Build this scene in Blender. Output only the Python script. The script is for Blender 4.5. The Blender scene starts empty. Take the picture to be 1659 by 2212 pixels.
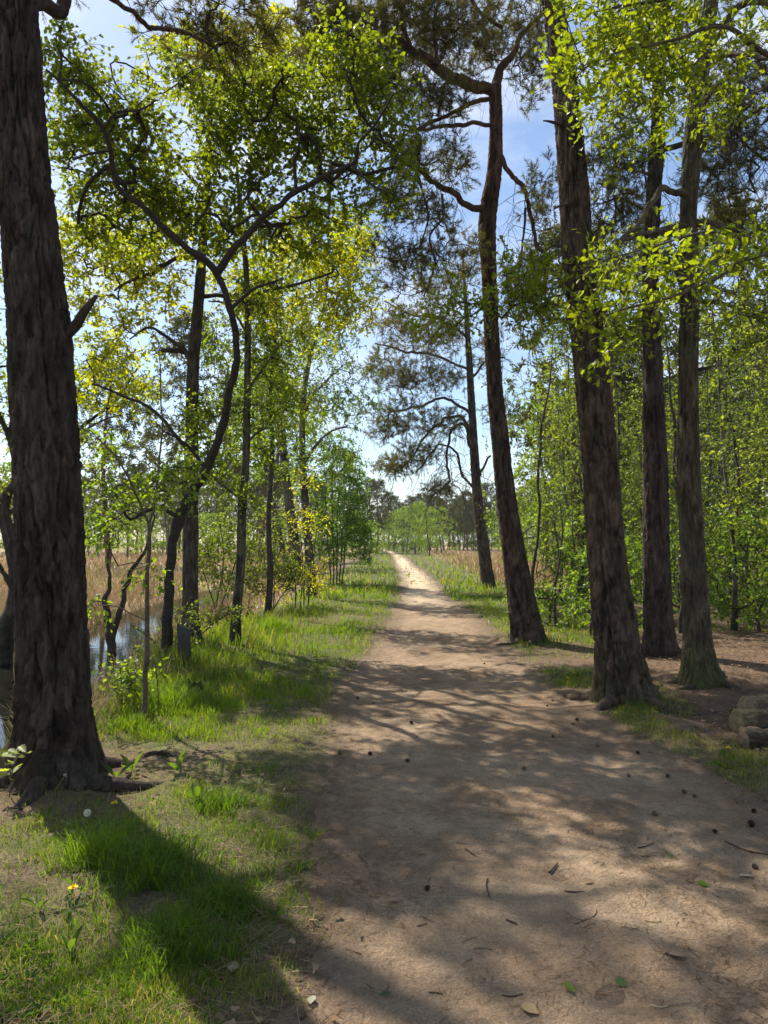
import bpy, math
import numpy as np
from mathutils import Matrix, Vector

sc = bpy.context.scene
# ------------------------------------------------------------------ camera
CAM_H, PITCH, FPX = 1.6, math.radians(2.2), 1597.6      # FPX: focal length for a 1659 x 2212 frame
cam_d = bpy.data.cameras.new("camera"); cam = bpy.data.objects.new("camera", cam_d)
sc.collection.objects.link(cam)
cam.location = (0, 0, CAM_H); cam.rotation_euler = (math.pi / 2 + PITCH, 0, 0)
cam_d.sensor_fit = 'VERTICAL'; cam_d.sensor_height = 36; cam_d.lens = 26
cam_d.clip_start = 0.05; cam_d.clip_end = 2000
sc.camera = cam
# ------------------------------------------------------------------ sky + sun + exposure
SUN_EL, SUN_AZ = math.radians(51), math.radians(-40)     # azimuth from +Y, negative = left
SUN_DIR = Vector((math.sin(SUN_AZ) * math.cos(SUN_EL), math.cos(SUN_AZ) * math.cos(SUN_EL), math.sin(SUN_EL)))
wd = bpy.data.worlds.new("World"); sc.world = wd; wd.use_nodes = True
wn = wd.node_tree.nodes; wl = wd.node_tree.links
bg = wn["Background"]; bg.inputs[1].default_value = 0.105
sky = wn.new("ShaderNodeTexSky"); sky.sky_type = 'NISHITA'; sky.sun_disc = False
sky.sun_elevation = SUN_EL; sky.sun_rotation = SUN_AZ
sky.air_density = 1.0; sky.dust_density = 0.6; sky.ozone_density = 2.0
tc = wn.new("ShaderNodeTexCoord"); mp = wn.new("ShaderNodeMapping")
mp.inputs["Scale"].default_value = (1.2, 1.2, 3.2); mp.inputs["Rotation"].default_value = (0.2, 0.1, 0.6)
nz = wn.new("ShaderNodeTexNoise"); nz.inputs["Scale"].default_value = 2.2; nz.inputs["Detail"].default_value = 7
nz.inputs["Roughness"].default_value = 0.58
rp = wn.new("ShaderNodeValToRGB"); rp.color_ramp.elements[0].position = 0.46; rp.color_ramp.elements[1].position = 0.72
rp.color_ramp.elements[1].color = (0.75, 0.75, 0.75, 1)
mxs = wn.new("ShaderNodeMixRGB"); mxs.inputs[2].default_value = (7.4, 7.5, 7.9, 1)
wl.new(tc.outputs["Generated"], mp.inputs["Vector"]); wl.new(mp.outputs[0], nz.inputs["Vector"])
wl.new(nz.outputs["Fac"], rp.inputs[0]); wl.new(rp.outputs[0], mxs.inputs[0]); wl.new(sky.outputs[0], mxs.inputs[1])
wl.new(mxs.outputs[0], bg.inputs[0])
sun_d = bpy.data.lights.new("sun", 'SUN'); sun_d.energy = 5.0; sun_d.angle = math.radians(0.53); sun_d.color = (1.0, 0.93, 0.82)
sun = bpy.data.objects.new("sun", sun_d); sc.collection.objects.link(sun)
sun.rotation_euler = (-SUN_DIR).to_track_quat('-Z', 'Y').to_euler(); sun.location = (-8, 14, 20)
vs = sc.view_settings; vs.view_transform = 'Standard'; vs.look = 'None'; vs.gamma = 1.0; vs.exposure = 0.8
vs.use_curve_mapping = False
cy = sc.cycles
cy.max_bounces = 7; cy.diffuse_bounces = 4; cy.glossy_bounces = 2; cy.transmission_bounces = 5; cy.transparent_max_bounces = 6
cy.adaptive_threshold = 0.02
cy.use_denoising = True; cy.caustics_reflective = False; cy.caustics_refractive = False; cy.sample_clamp_indirect = 6.0
sc.render.use_persistent_data = False

# ------------------------------------------------------------------ helpers
R = np.random.default_rng(11)

def W(px, py, d):
    """world point seen at (px, py) of a 1659 x 2212 frame, d metres ahead"""
    r = (px - 829.5) / FPX; u = (1106 - py) / FPX
    y = math.cos(PITCH) - u * math.sin(PITCH); z = math.sin(PITCH) + u * math.cos(PITCH)
    return np.array([r * d / y, d, CAM_H + z * d / y])

def _hash(ix, iy, iz, seed):
    n = (ix.astype(np.int64) * 374761393 + iy.astype(np.int64) * 668265263 + iz.astype(np.int64) * 2147483647 + seed * 1274126177) & 0xffffffff
    n = ((n ^ (n >> 13)) * 1274126177) & 0xffffffff
    n = ((n ^ (n >> 15)) * 2246822519) & 0xffffffff
    return ((n ^ (n >> 16)) & 0xffffff) / float(0xffffff)

def vnoise(x, y, z=0.0, seed=0):
    x, y, z = np.broadcast_arrays(np.asarray(x, float), np.asarray(y, float), np.asarray(z, float))
    ix, iy, iz = np.floor(x), np.floor(y), np.floor(z)
    fx, fy, fz = x - ix, y - iy, z - iz
    fx, fy, fz = [f * f * (3 - 2 * f) for f in (fx, fy, fz)]
    r = 0
    for a in (0, 1):
        for b in (0, 1):
            for c in (0, 1):
                w = (fx if a else 1 - fx) * (fy if b else 1 - fy) * (fz if c else 1 - fz)
                r = r + w * _hash(ix + a, iy + b, iz + c, seed)
    return r * 2 - 1

def fbm(x, y, z=0.0, seed=0, oct=4):
    r, a = 0, 0.5
    for i in range(oct):
        r = r + a * vnoise(np.asarray(x) * 2 ** i, np.asarray(y) * 2 ** i, np.asarray(z) * 2 ** i, seed + i * 17)
        a *= 0.5
    return r

def sstep(a, b, x):
    t = np.clip((np.asarray(x, float) - a) / (b - a), 0, 1); return t * t * (3 - 2 * t)

def nrm(v):
    return v / np.maximum(np.linalg.norm(v, axis=-1, keepdims=True), 1e-9)

def mesh(name, V, faces, col=None, smooth=True, mat=None):
    """faces: list of (M,k) int arrays; col: (N,3) base colour per vertex"""
    me = bpy.data.meshes.new(name)
    V = np.asarray(V, np.float32).reshape(-1, 3)
    faces = [np.asarray(f, np.int32) for f in faces if len(f)]
    me.vertices.add(len(V)); me.vertices.foreach_set("co", V.ravel())
    loops = np.concatenate([f.ravel() for f in faces]); tot = np.concatenate([np.full(len(f), f.shape[1], np.int32) for f in faces])
    start = np.concatenate([[0], np.cumsum(tot)[:-1]]).astype(np.int32)
    me.loops.add(len(loops)); me.loops.foreach_set("vertex_index", loops)
    me.polygons.add(len(tot)); me.polygons.foreach_set("loop_start", start); me.polygons.foreach_set("loop_total", tot)
    if smooth: me.polygons.foreach_set("use_smooth", np.ones(len(tot), bool))
    me.update(calc_edges=True)
    if col is not None:
        a = me.color_attributes.new("Col", 'FLOAT_COLOR', 'POINT')
        c = np.ones((len(V), 4), np.float32); c[:, :3] = np.clip(col, 0, 1); a.data.foreach_set("color", c.ravel())
    if mat: me.materials.append(mat)
    return me

def link(name, me, parent=None, origin=None, kind=None):
    o = bpy.data.objects.new(name, me); sc.collection.objects.link(o)
    if parent: o.parent = parent
    if origin is not None: o.location = origin
    if kind: o["kind"] = kind
    return o

def thing(name, label, cat, loc, group=None):
    o = bpy.data.objects.new(name, None); sc.collection.objects.link(o); o.location = tuple(loc)
    o.empty_display_size = 0.2
    o["label"] = label; o["category"] = cat
    if group: o["group"] = group
    return o

def tag(o, label, cat, group=None):
    o["label"] = label; o["category"] = cat
    if group: o["group"] = group
    return o

class Geo:
    """collects pieces of one mesh"""
    def __init__(s): s.V, s.F, s.C, s.n = [], {}, [], 0
    def add(s, V, faces, col):
        V = np.asarray(V, float).reshape(-1, 3)
        for f in faces:
            f = np.asarray(f)
            s.F.setdefault(f.shape[1], []).append(f + s.n)
        s.V.append(V); s.C.append(np.broadcast_to(np.asarray(col, float), V.shape)); s.n += len(V)
    def mesh(s, name, mat, off=(0, 0, 0), smooth=True):
        return mesh(name, np.concatenate(s.V) - np.asarray(off), [np.concatenate(f) for f in s.F.values()], np.concatenate(s.C), smooth, mat)

def tubes(pts, rad, k=5):
    """pts (T,n,3), rad (T,n) -> verts, quads"""
    T, n, _ = pts.shape
    t = nrm(np.gradient(pts, axis=1))
    d = nrm(pts[:, -1] - pts[:, 0] + 1e-6)
    ref = np.eye(3)[np.argmin(np.abs(d), axis=1)][:, None, :]
    u = nrm(np.cross(t, np.broadcast_to(ref, t.shape))); w = np.cross(t, u)
    th = np.arange(k) * 2 * math.pi / k
    V = pts[:, :, None, :] + rad[:, :, None, None] * (u[:, :, None, :] * np.cos(th)[None, None, :, None] + w[:, :, None, :] * np.sin(th)[None, None, :, None])
    idx = np.arange(T * n * k).reshape(T, n, k)
    a = idx[:, :-1, :]; b = idx[:, 1:, :]
    q = np.stack([a, np.roll(a, -1, 2), np.roll(b, -1, 2), b], -1).reshape(-1, 4)
    return V.reshape(-1, 3), q

def scatter(Tm, Fm, pos, ax, nr, sc_, wid=1.0):
    """copies of a leaf template: Tm (k,3), Fm list of face tuples; -> verts, faces"""
    a = nrm(ax); n = nrm(nr - (nr * a).sum(-1, keepdims=True) * a); b = np.cross(n, a)
    Tm = np.asarray(Tm, float); N = len(pos); k = len(Tm)
    sc_ = np.broadcast_to(sc_, (N,))[:, None, None]
    V = pos[:, None, :] + sc_ * (Tm[None, :, 0:1] * a[:, None] + wid * Tm[None, :, 1:2] * b[:, None] + Tm[None, :, 2:3] * n[:, None])
    off = (np.arange(N) * k)[:, None]
    F = {}
    for f in Fm: F.setdefault(len(f), []).append(np.asarray(f)[None] + off)
    return V.reshape(-1, 3), [np.concatenate(v) for v in F.values()], (a, b, n)

RHOMB = ([(0, 0, 0), (.45, .34, .06), (1, 0, -.05), (.45, -.34, .06)], [(0, 2, 1), (0, 3, 2)])
OVAL = ([(0, 0, 0), (.22, .26, .05), (.62, .33, .06), (1, 0, -.08), (.62, -.33, .06), (.22, -.26, .05)], [(0, 3, 2, 1), (0, 5, 4, 3)])
_h = [(.10, .04), (.26, .19), (.34, .11), (.50, .29), (.58, .17), (.77, .31), (.83, .19), (.96, .15)]
OAK = ([(0, 0, 0)] + [(x, y, .12 * y) for x, y in _h] + [(1.02, 0, -.08)] + [(x, -y, .12 * y) for x, y in _h],
       [(0, 9, 8, 7, 6, 5, 4, 3, 2, 1), (0,) + tuple(range(10, 18)) + (9,)])
OAK_LO = ([(0, 0, 0), (.30, .20, .03), (.42, .12, .02), (.76, .31, .04), (1, 0, -.06), (.76, -.31, .04), (.42, -.12, .02), (.30, -.20, .03)], [(0, 4, 3, 2, 1), (0, 7, 6, 5, 4)])
NEEDLE = ([(0, .5, 0), (1, 0, 0), (0, -.5, 0)], [(0, 1, 2)])

# ------------------------------------------------------------------ materials
def new_mat(name):
    m = bpy.data.materials.new(name); m.use_nodes = True
    nt = m.node_tree; p = nt.nodes["Principled BSDF"]; p.inputs["Roughness"].default_value = 0.9
    p.inputs["Specular IOR Level"].default_value = 0.2
    return m, nt, p

def col_node(nt):
    a = nt.nodes.new("ShaderNodeAttribute"); a.attribute_name = "Col"; return a.outputs["Color"]

def vary(nt, col, scale, lo, hi, detail=6, stretch=(1, 1, 1), rough=.6):
    """multiply a colour by a noise between lo and hi"""
    t = nt.nodes.new("ShaderNodeTexCoord"); m = nt.nodes.new("ShaderNodeMapping"); m.inputs["Scale"].default_value = stretch
    n = nt.nodes.new("ShaderNodeTexNoise"); n.inputs["Scale"].default_value = scale; n.inputs["Detail"].default_value = detail; n.inputs["Roughness"].default_value = rough
    nt.links.new(t.outputs["Object"], m.inputs[0]); nt.links.new(m.outputs[0], n.inputs["Vector"])
    r = nt.nodes.new("ShaderNodeMapRange"); r.inputs[1].default_value = .3; r.inputs[2].default_value = .7; r.inputs[3].default_value = lo; r.inputs[4].default_value = hi
    nt.links.new(n.outputs["Fac"], r.inputs[0])
    x = nt.nodes.new("ShaderNodeMixRGB"); x.blend_type = 'MULTIPLY'; x.inputs[0].default_value = 1
    nt.links.new(col, x.inputs[1]); nt.links.new(r.outputs[0], x.inputs[2])
    return x.outputs[0], n

def bump(nt, p, scale, strength, dist, detail=8, stretch=(1, 1, 1)):
    t = nt.nodes.new("ShaderNodeTexCoord"); m = nt.nodes.new("ShaderNodeMapping"); m.inputs["Scale"].default_value = stretch
    n = nt.nodes.new("ShaderNodeTexNoise"); n.inputs["Scale"].default_value = scale; n.inputs["Detail"].default_value = detail; n.inputs["Roughness"].default_value = .65
    b = nt.nodes.new("ShaderNodeBump"); b.inputs["Strength"].default_value = strength; b.inputs["Distance"].default_value = dist
    nt.links.new(t.outputs["Object"], m.inputs[0]); nt.links.new(m.outputs[0], n.inputs["Vector"])
    nt.links.new(n.outputs["Fac"], b.inputs["Height"]); nt.links.new(b.outputs[0], p.inputs["Normal"])

def mat_bark(name, lo=.6, hi=1.35, scale=14, stretch=(1, 1, .3), bs=.7, bd=.02, lichen=0.0):
    m, nt, p = new_mat(name)
    c, _ = vary(nt, col_node(nt), scale, lo, hi, 8, stretch)
    c, _ = vary(nt, c, scale * 3.2, .65, 1.4, 6, stretch)
    if lichen:
        # pale grey-green lichen in patches of its own
        t = nt.nodes.new("ShaderNodeTexCoord"); n = nt.nodes.new("ShaderNodeTexNoise"); n.inputs["Scale"].default_value = 4.5; n.inputs["Detail"].default_value = 9; n.inputs["Roughness"].default_value = .72
        r = nt.nodes.new("ShaderNodeMapRange"); r.inputs[1].default_value = .55; r.inputs[2].default_value = .68; r.inputs[4].default_value = lichen
        x = nt.nodes.new("ShaderNodeMixRGB"); x.inputs[2].default_value = (.10, .105, .075, 1)
        nt.links.new(t.outputs["Object"], n.inputs["Vector"]); nt.links.new(n.outputs["Fac"], r.inputs[0]); nt.links.new(r.outputs[0], x.inputs[0]); nt.links.new(c, x.inputs[1]); c = x.outputs[0]
    nt.links.new(c, p.inputs["Base Color"]); bump(nt, p, scale * 2.5, bs, bd, 8, stretch)
    return m

def mat_leaf(name, trans=.55, tcol=(2.1, 1.95, .55), obj=False, rough=.45, spec=.35):
    m, nt, p = new_mat(name)
    if obj:
        oi = nt.nodes.new("ShaderNodeObjectInfo"); col = oi.outputs["Color"]
    else: col = col_node(nt)
    p.inputs["Roughness"].default_value = rough; p.inputs["Specular IOR Level"].default_value = spec
    nt.links.new(col, p.inputs["Base Color"])
    x = nt.nodes.new("ShaderNodeMixRGB"); x.blend_type = 'MULTIPLY'; x.inputs[0].default_value = 1; x.inputs[2].default_value = (*tcol, 1)
    nt.links.new(col, x.inputs[1])
    tr = nt.nodes.new("ShaderNodeBsdfTranslucent"); nt.links.new(x.outputs[0], tr.inputs[0])
    mix = nt.nodes.new("ShaderNodeMixShader"); mix.inputs[0].default_value = trans
    nt.links.new(p.outputs[0], mix.inputs[1]); nt.links.new(tr.outputs[0], mix.inputs[2])
    nt.links.new(mix.outputs[0], nt.nodes["Material Output"].inputs["Surface"])
    return m

M = {}
M['pine_bark'] = mat_bark('pine_bark', .45, 1.6, 14, (1, 1, .28), 1.0, .03, .35)
M['oak_bark'] = mat_bark('oak_bark', .5, 1.5, 20, (1, 1, .25), 1.0, .02, .5)
M['smooth_bark'] = mat_bark('smooth_bark', .55, 1.4, 9, (1, 1, 1.6), .35, .008)
M['twig'] = mat_bark('twig_bark', .7, 1.3, 25, (1, 1, 1), .3, .004)
M['leaf'] = mat_leaf('leaf')
M['leaf_piece'] = mat_leaf('leaf_piece', obj=True)
M['needle'] = mat_leaf('pine_needle', .38, (1.7, 1.5, .55), rough=.7, spec=.05)
M['grass'] = mat_leaf('grass_blade', .55, (1.9, 1.9, .5), rough=.5, spec=.3)
M['dry'] = mat_leaf('dry_litter', .25, (1.2, 1.1, .8), rough=.8, spec=.1)
def mat_plain(name, rough=.9, lo=.7, hi=1.25, scale=30, bs=.3, bd=.005, spec=.2):
    m, nt, p = new_mat(name); p.inputs["Roughness"].default_value = rough; p.inputs["Specular IOR Level"].default_value = spec
    c, _ = vary(nt, col_node(nt), scale, lo, hi); nt.links.new(c, p.inputs["Base Color"]); bump(nt, p, scale * 2, bs, bd); return m
M['cone'] = mat_plain('pine_cone_scale', .75, .6, 1.3, 60)
M['stone'] = mat_plain('weathered_stone', .9, .65, 1.2, 25, .5, .01)
M['wood'] = mat_bark('log_wood', .6, 1.3, 16, (1, 1, 1), .6, .012)
M['flower'] = mat_leaf('flower_petal', .35, (1.2, 1.1, .6), rough=.6, spec=.2)

# ------------------------------------------------------------------ terrain
_PY = np.array([-3, 2.45, 3.1, 4.0, 4.8, 5.9, 7.7, 10.1, 12.5, 14.7, 20, 30, 47, 75, 102, 140])
_PL = np.array([-.2, -.29, -.29, -.30, -.345, -.41, -.43, -.25, -.05, .17, .48, .80, .80, .95, .55, -1.2])
_PR = np.array([2.3, 2.25, 2.28, 2.28, 2.3, 2.15, 2.0, 1.70, 1.80, 1.86, 1.64, 1.95, 1.92, 2.0, 1.45, -.2])
def path_l(y): return np.interp(y, _PY, _PL) + .10 * fbm(np.asarray(y) * .9, 3.1, 0, 5) + .05 * fbm(np.asarray(y) * 4, 9.1, 0, 6) * 2
def path_r(y): return np.interp(y, _PY, _PR) + .16 * fbm(np.asarray(y) * .8, 7.7, 0, 8) + .06 * fbm(np.asarray(y) * 4, 2.1, 0, 9) * 2
_WY = np.array([2, 5.2, 6.2, 7.5, 8.5, 10, 11.2, 13, 16, 20, 24, 27])
_WR = np.array([-5.2, -3.6, -3.35, -3.3, -3.35, -3.65, -3.9, -4.1, -4.2, -4.3, -4.6, -6.2])
_WL = np.array([-5.3, -5.2, -5.3, -5.4, -5.6, -5.8, -5.9, -5.9, -6.1, -6.3, -6.2, -6.3])
WATER_Z = -0.25
def pond_in(x, y):
    """>0 inside the pond: distance to its nearer bank (m)"""
    a = np.interp(y, _WY, _WR) + .12 * fbm(np.asarray(y) * 1.3, 1.0, 0, 21) - x
    b = x - np.interp(y, _WY, _WL)
    return np.minimum(a, b)
def gz(x, y):
    x = np.asarray(x, float); y = np.asarray(y, float)
    z = .05 * fbm(x * .35, y * .35, 0, 31) + .03 * fbm(x * 1.7, y * 1.7, 0, 32)
    z = z - .05 * sstep(.35, -.25, np.maximum(path_l(y) - x, x - path_r(y)))
    for mx, my in ((-2.25, 5.0), (2.5, 7.7), (2.35, 12.0), (3.95, 10.5), (3.62, 8.4)):
        z = z + .07 * np.exp(-((x - mx) ** 2 + (y - my) ** 2) / .28)
    p = pond_in(x, y)
    z = z - .55 * sstep(-.75, .55, p) * sstep(40, 24, y)
    z = z + .10 * sstep(2.2, 4.0, x) * sstep(20, 12, y)
    z = z - .12 * sstep(-2.2, -3.2, x) * sstep(13, 18, y) * sstep(200, 100, y)
    return z
def GP(px, py):
    """ground point seen at a pixel"""
    lo, hi = 1.2, 300.0
    w1 = W(px, py, 1.0) - np.array([0, 0, CAM_H])
    for k_ in range(3):
        d = np.geomspace(lo, hi, 60); P_ = w1[None] * d[:, None]; below = P_[:, 2] + CAM_H < gz(P_[:, 0], P_[:, 1])
        m_ = int(np.argmax(below)) if below.any() else 59
        lo, hi = d[max(m_ - 1, 0)], d[m_]
    w = W(px, py, lo); w[2] = float(gz(w[0], w[1])); return w
def on(x, y, dz=0.0): return np.array([x, y, float(gz(x, y)) + dz])

def grass_amt(x, y):
    """how grassy the ground is, 0..1"""
    L, Rr = path_l(y), path_r(y)
    n = fbm(x * 1.1, y * 1.1, 0, 41); n2 = fbm(x * .45, y * .45, 0, 42)
    left = sstep(-.10, .45, L - x)
    bank = sstep(.05, -.25, pond_in(x, y))
    nearpatch = np.clip(.72 + 1.3 * n + .5 * n2, 0, 1)
    strip = sstep(1.4, .5, L - x) * sstep(3.2, 4.2, y)
    lush = sstep(6.5, 8.5, y)
    gl = left * bank * np.clip(np.maximum(np.maximum(nearpatch * .9, strip * (.8 + .5 * n)), lush * (.9 + .5 * n)), 0, 1)
    # bare, needle-covered ground round the left trunk
    gl = gl * (1 - .85 * sstep(1.0, .45, np.hypot(x + 2.25, (y - 5.0) * .9)))
    gl = gl * (1 - .7 * sstep(.7, .2, np.hypot(x + 2.7, (y - 3.9) * .8)))
    # right side: thin strip beside the path near, verge further on
    e = x - Rr
    band = sstep(-.05, .15, e) * sstep(.95, .45, e) * sstep(8.2, 7.2, y) * sstep(2.6, 3.4, y)
    gr = band * np.clip(.28 + 1.5 * n, 0, 1)
    patch = sstep(.55, .2, np.hypot((x - 2.25) * .9, (y - 8.7) * .55)) * .8
    verge = sstep(.05, .4, e) * sstep(9.5, 12, y) * sstep(2.6, 1.3, e - .06 * np.maximum(y - 12, 0)) * np.clip(.8 + .6 * n, 0, 1)
    und = sstep(1.6, 2.4, e) * sstep(11.5, 13, y) * .25 * np.clip(.5 + n, 0, 1)
    gr = np.maximum(np.maximum(gr, patch), np.maximum(verge, und))
    far_l = sstep(13, 17, y) * sstep(-3.6, -2.4, x - .02 * y) 
    g = np.maximum(np.where(y > 13, gl * np.maximum(far_l, sstep(17, 13, y)), gl), gr)
    mid = sstep(1.0, .2, np.abs(x - (L + Rr) / 2)) * sstep(24, 28, y) * .10
    return np.clip(np.maximum(g, mid), 0, 1)
def straw_amt(x, y):
    """pale moor-grass field beyond the verges"""
    l = sstep(-2.6, -4.2, x) * sstep(11.5, 13.5, y) * sstep(.0, -.3, pond_in(x, y))
    r = sstep(3.0, 4.6, x - .02 * y) * sstep(22, 30, y)
    return np.clip(np.maximum(l, r), 0, 1)
def litter_amt(x, y):
    r = sstep(.3, 1.0, x - path_r(y)) * sstep(20, 13, y)
    l = sstep(1.2, .5, np.hypot(x + 2.25, y - 5.0))
    return np.clip(np.maximum(r, l), 0, 1)

def spaced(a, b, s0, grow):
    """coordinates from a to b, spacing s0 growing by the factor"""
    out = [a]; s = s0
    while out[-1] < b: out.append(out[-1] + s); s *= grow
    return np.array(out)
gy = np.concatenate([np.linspace(-12, 1.6, 24)[:-1], np.arange(1.6, 9, .075), spaced(9, 460, .09, 1.035)])
xr = np.concatenate([np.arange(0, 4.2, .085), spaced(4.2, 330, .11, 1.09)])
gx = np.concatenate([-xr[::-1], xr[1:]])
X, Y = np.meshgrid(gx, gy); Z = gz(X, Y) + .006 * fbm(X * 12, Y * 12, 0, 33, 2)
idx = np.arange(X.size).reshape(X.shape)
Q = np.stack([idx[:-1, :-1], idx[:-1, 1:], idx[1:, 1:], idx[1:, :-1]], -1).reshape(-1, 4)
g = grass_amt(X, Y)[..., None]; s = straw_amt(X, Y)[..., None]; li = litter_amt(X, Y)[..., None]
n1 = fbm(X * 2.3, Y * 2.3, 0, 51)[..., None]
soil = np.array([.150, .105, .068]); green = np.array([.085, .105, .030]); straw = np.array([.33, .235, .13]); lit = np.array([.135, .088, .055])
mud = np.array([.030, .024, .017])
ccol = soil * (1 + .35 * n1) * np.ones(X.shape + (1,))
ccol = ccol * (1 - li) + lit * (1 + .3 * n1) * li
ccol = ccol * (1 - .75 * g) + (green * (1 + .4 * n1)) * .75 * g
ccol = ccol * (1 - s) + straw * (1 + .3 * n1) * s
wet = sstep(-.15, .15, pond_in(X, Y))[..., None] * sstep(40, 30, Y)[..., None]
ccol = ccol * (1 - wet) + mud * wet

m, nt, p = new_mat('forest_soil')
c, _ = vary(nt, col_node(nt), 9, .62, 1.35, 10, (1, 1, 1), .7); c, _ = vary(nt, c, 85, .6, 1.4, 4)
nt.links.new(c, p.inputs["Base Color"]); bump(nt, p, 45, .8, .03); p.inputs["Roughness"].default_value = .95
ground = link('ground', mesh('ground', np.stack([X, Y, Z], -1), [Q], ccol.reshape(-1, 3), True, m), kind='structure')

# path: a trodden sand sheet lying just above the soil
py_ = np.concatenate([np.arange(-2, 1.6, .15), np.arange(1.6, 8, .04), spaced(8, 135, .05, 1.016)])
u = np.linspace(-.16, 1.16, 64)
PY2, U = np.meshgrid(py_, u, indexing='ij')
PL2, PR2 = path_l(PY2), path_r(PY2)
PX = PL2 + U * (PR2 - PL2)
def path_edge(x, y): return np.minimum(x - path_l(y), path_r(y) - x)      # metres inside the edge (negative outside)
def path_h(x, y):
    """height of the sand surface"""
    e = path_edge(x, y); ins = sstep(-.14, .04, e + .13 * fbm(x * 3.2, y * 3.2, 0, 61))
    return gz(x, y) + .006 * fbm(x * 12, y * 12, 0, 33, 2) + np.where(e > -.17, .012 * ins - .008 * (1 - ins), -.05) + .018 * fbm(x * 3.6, y * 3.6, 0, 62) * ins + .010 * fbm(x * 11, y * 11, 0, 65, 2) * ins
def top_z(x, y): return np.maximum(path_h(x, y), gz(x, y) + .004)
edge = path_edge(PX, PY2); PZ = path_h(PX, PY2)
idx = np.arange(PX.size).reshape(PX.shape)
Q = np.stack([idx[:-1, :-1], idx[:-1, 1:], idx[1:, 1:], idx[1:, :-1]], -1).reshape(-1, 4)
sand = np.array([.325, .235, .148]); pale = np.array([.54, .43, .29]); ndl = np.array([.19, .118, .068])
nA = fbm(PX * .9, PY2 * .9, 0, 63)[..., None]; nB = fbm(PX * 3.7, PY2 * 3.7, 0, 64)[..., None]
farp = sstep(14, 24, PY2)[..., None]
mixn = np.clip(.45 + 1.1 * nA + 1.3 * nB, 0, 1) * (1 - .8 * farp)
pc = sand * (1 - farp) + pale * farp  # far sand lightened in its colour to stand for the open sunlight
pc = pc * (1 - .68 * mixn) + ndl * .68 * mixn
ed = sstep(.40, -.05, edge + .2 * nB[..., 0])[..., None]
pc = pc * (1 - .75 * ed) + (soil * 1.15) * .75 * ed
m, nt, p = new_mat('trodden_sand')
c, _ = vary(nt, col_node(nt), 11, .70, 1.25, 10, (1, 1, 1), .75); c, _ = vary(nt, c, 90, .74, 1.22, 3)
nt.links.new(c, p.inputs["Base Color"]); bump(nt, p, 42, .95, .03); p.inputs["Roughness"].default_value = .95
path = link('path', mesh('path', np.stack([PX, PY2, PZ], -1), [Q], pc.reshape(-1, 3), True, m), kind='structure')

# pond water
m, nt, p = new_mat('pond_water')
p.inputs["Base Color"].default_value = (.012, .012, .009, 1); p.inputs["Roughness"].default_value = .03
p.inputs["IOR"].default_value = 1.33; p.inputs["Specular IOR Level"].default_value = .5; bump(nt, p, 6, .05, .02, 2)
wx, wy = np.meshgrid(np.linspace(-12, -2.6, 60), np.linspace(2.5, 27.5, 120))
idx = np.arange(wx.size).reshape(wx.shape); Q = np.stack([idx[:-1, :-1], idx[:-1, 1:], idx[1:, 1:], idx[1:, :-1]], -1).reshape(-1, 4)
pi_ = pond_in(wx, wy).ravel()
keep = (pi_[Q] > -.5).any(1)
water = link('water', mesh('water', np.stack([wx, wy, np.full_like(wx, WATER_Z)], -1), [Q[keep]], None, True, m), kind='structure')

# ------------------------------------------------------------------ trees: trunks, limbs, twigs, foliage
def spline(P, ds):
    """Catmull-Rom through rows of P (any columns), resampled at about ds along xyz"""
    P = np.asarray(P, float)
    P = np.vstack([2 * P[0] - P[1], P, 2 * P[-1] - P[-2]])
    out = []
    for i in range(1, len(P) - 2):
        a, b, c, d = P[i - 1], P[i], P[i + 1], P[i + 2]
        n = max(2, int(np.linalg.norm(c[:3] - b[:3]) / ds))
        t = np.linspace(0, 1, n, endpoint=False)[:, None]
        out.append(.5 * (2 * b + (c - a) * t + (2 * a - 5 * b + 4 * c - d) * t ** 2 + (3 * b - a - 3 * c + d) * t ** 3))
    out.append(P[-2][None])
    return np.concatenate(out)

def limb_pts(spec):
    """[(px, py, width_px, depth)] -> rows x y z r"""
    rows = []
    for px, py, w, d in spec:
        p = W(px, py, d); rows.append([*p, w * d / FPX / 2])
    return rows

def worley(u, v, nu, seed):
    """F1, F2-F1, cell id on a cylinder (u wraps after nu cells)"""
    iu, iv = np.floor(u), np.floor(v)
    f1 = np.full(u.shape, 9.); f2 = np.full(u.shape, 9.); cid = np.zeros(u.shape)
    for a in (-1, 0, 1):
        for b in (-1, 0, 1):
            cu, cv = iu + a, iv + b; wu = np.mod(cu, nu)
            x = cu + .1 + .8 * _hash(wu, cv, np.zeros_like(wu), seed); y = cv + .1 + .8 * _hash(wu, cv, np.ones_like(wu), seed)
            d = np.hypot(u - x, v - y); c = _hash(wu, cv, np.full_like(wu, 2), seed)
            near = d < f1
            f2 = np.where(near, f1, np.minimum(f2, d)); cid = np.where(near, c, cid); f1 = np.where(near, d, f1)
    return f1, f2 - f1, cid

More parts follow.
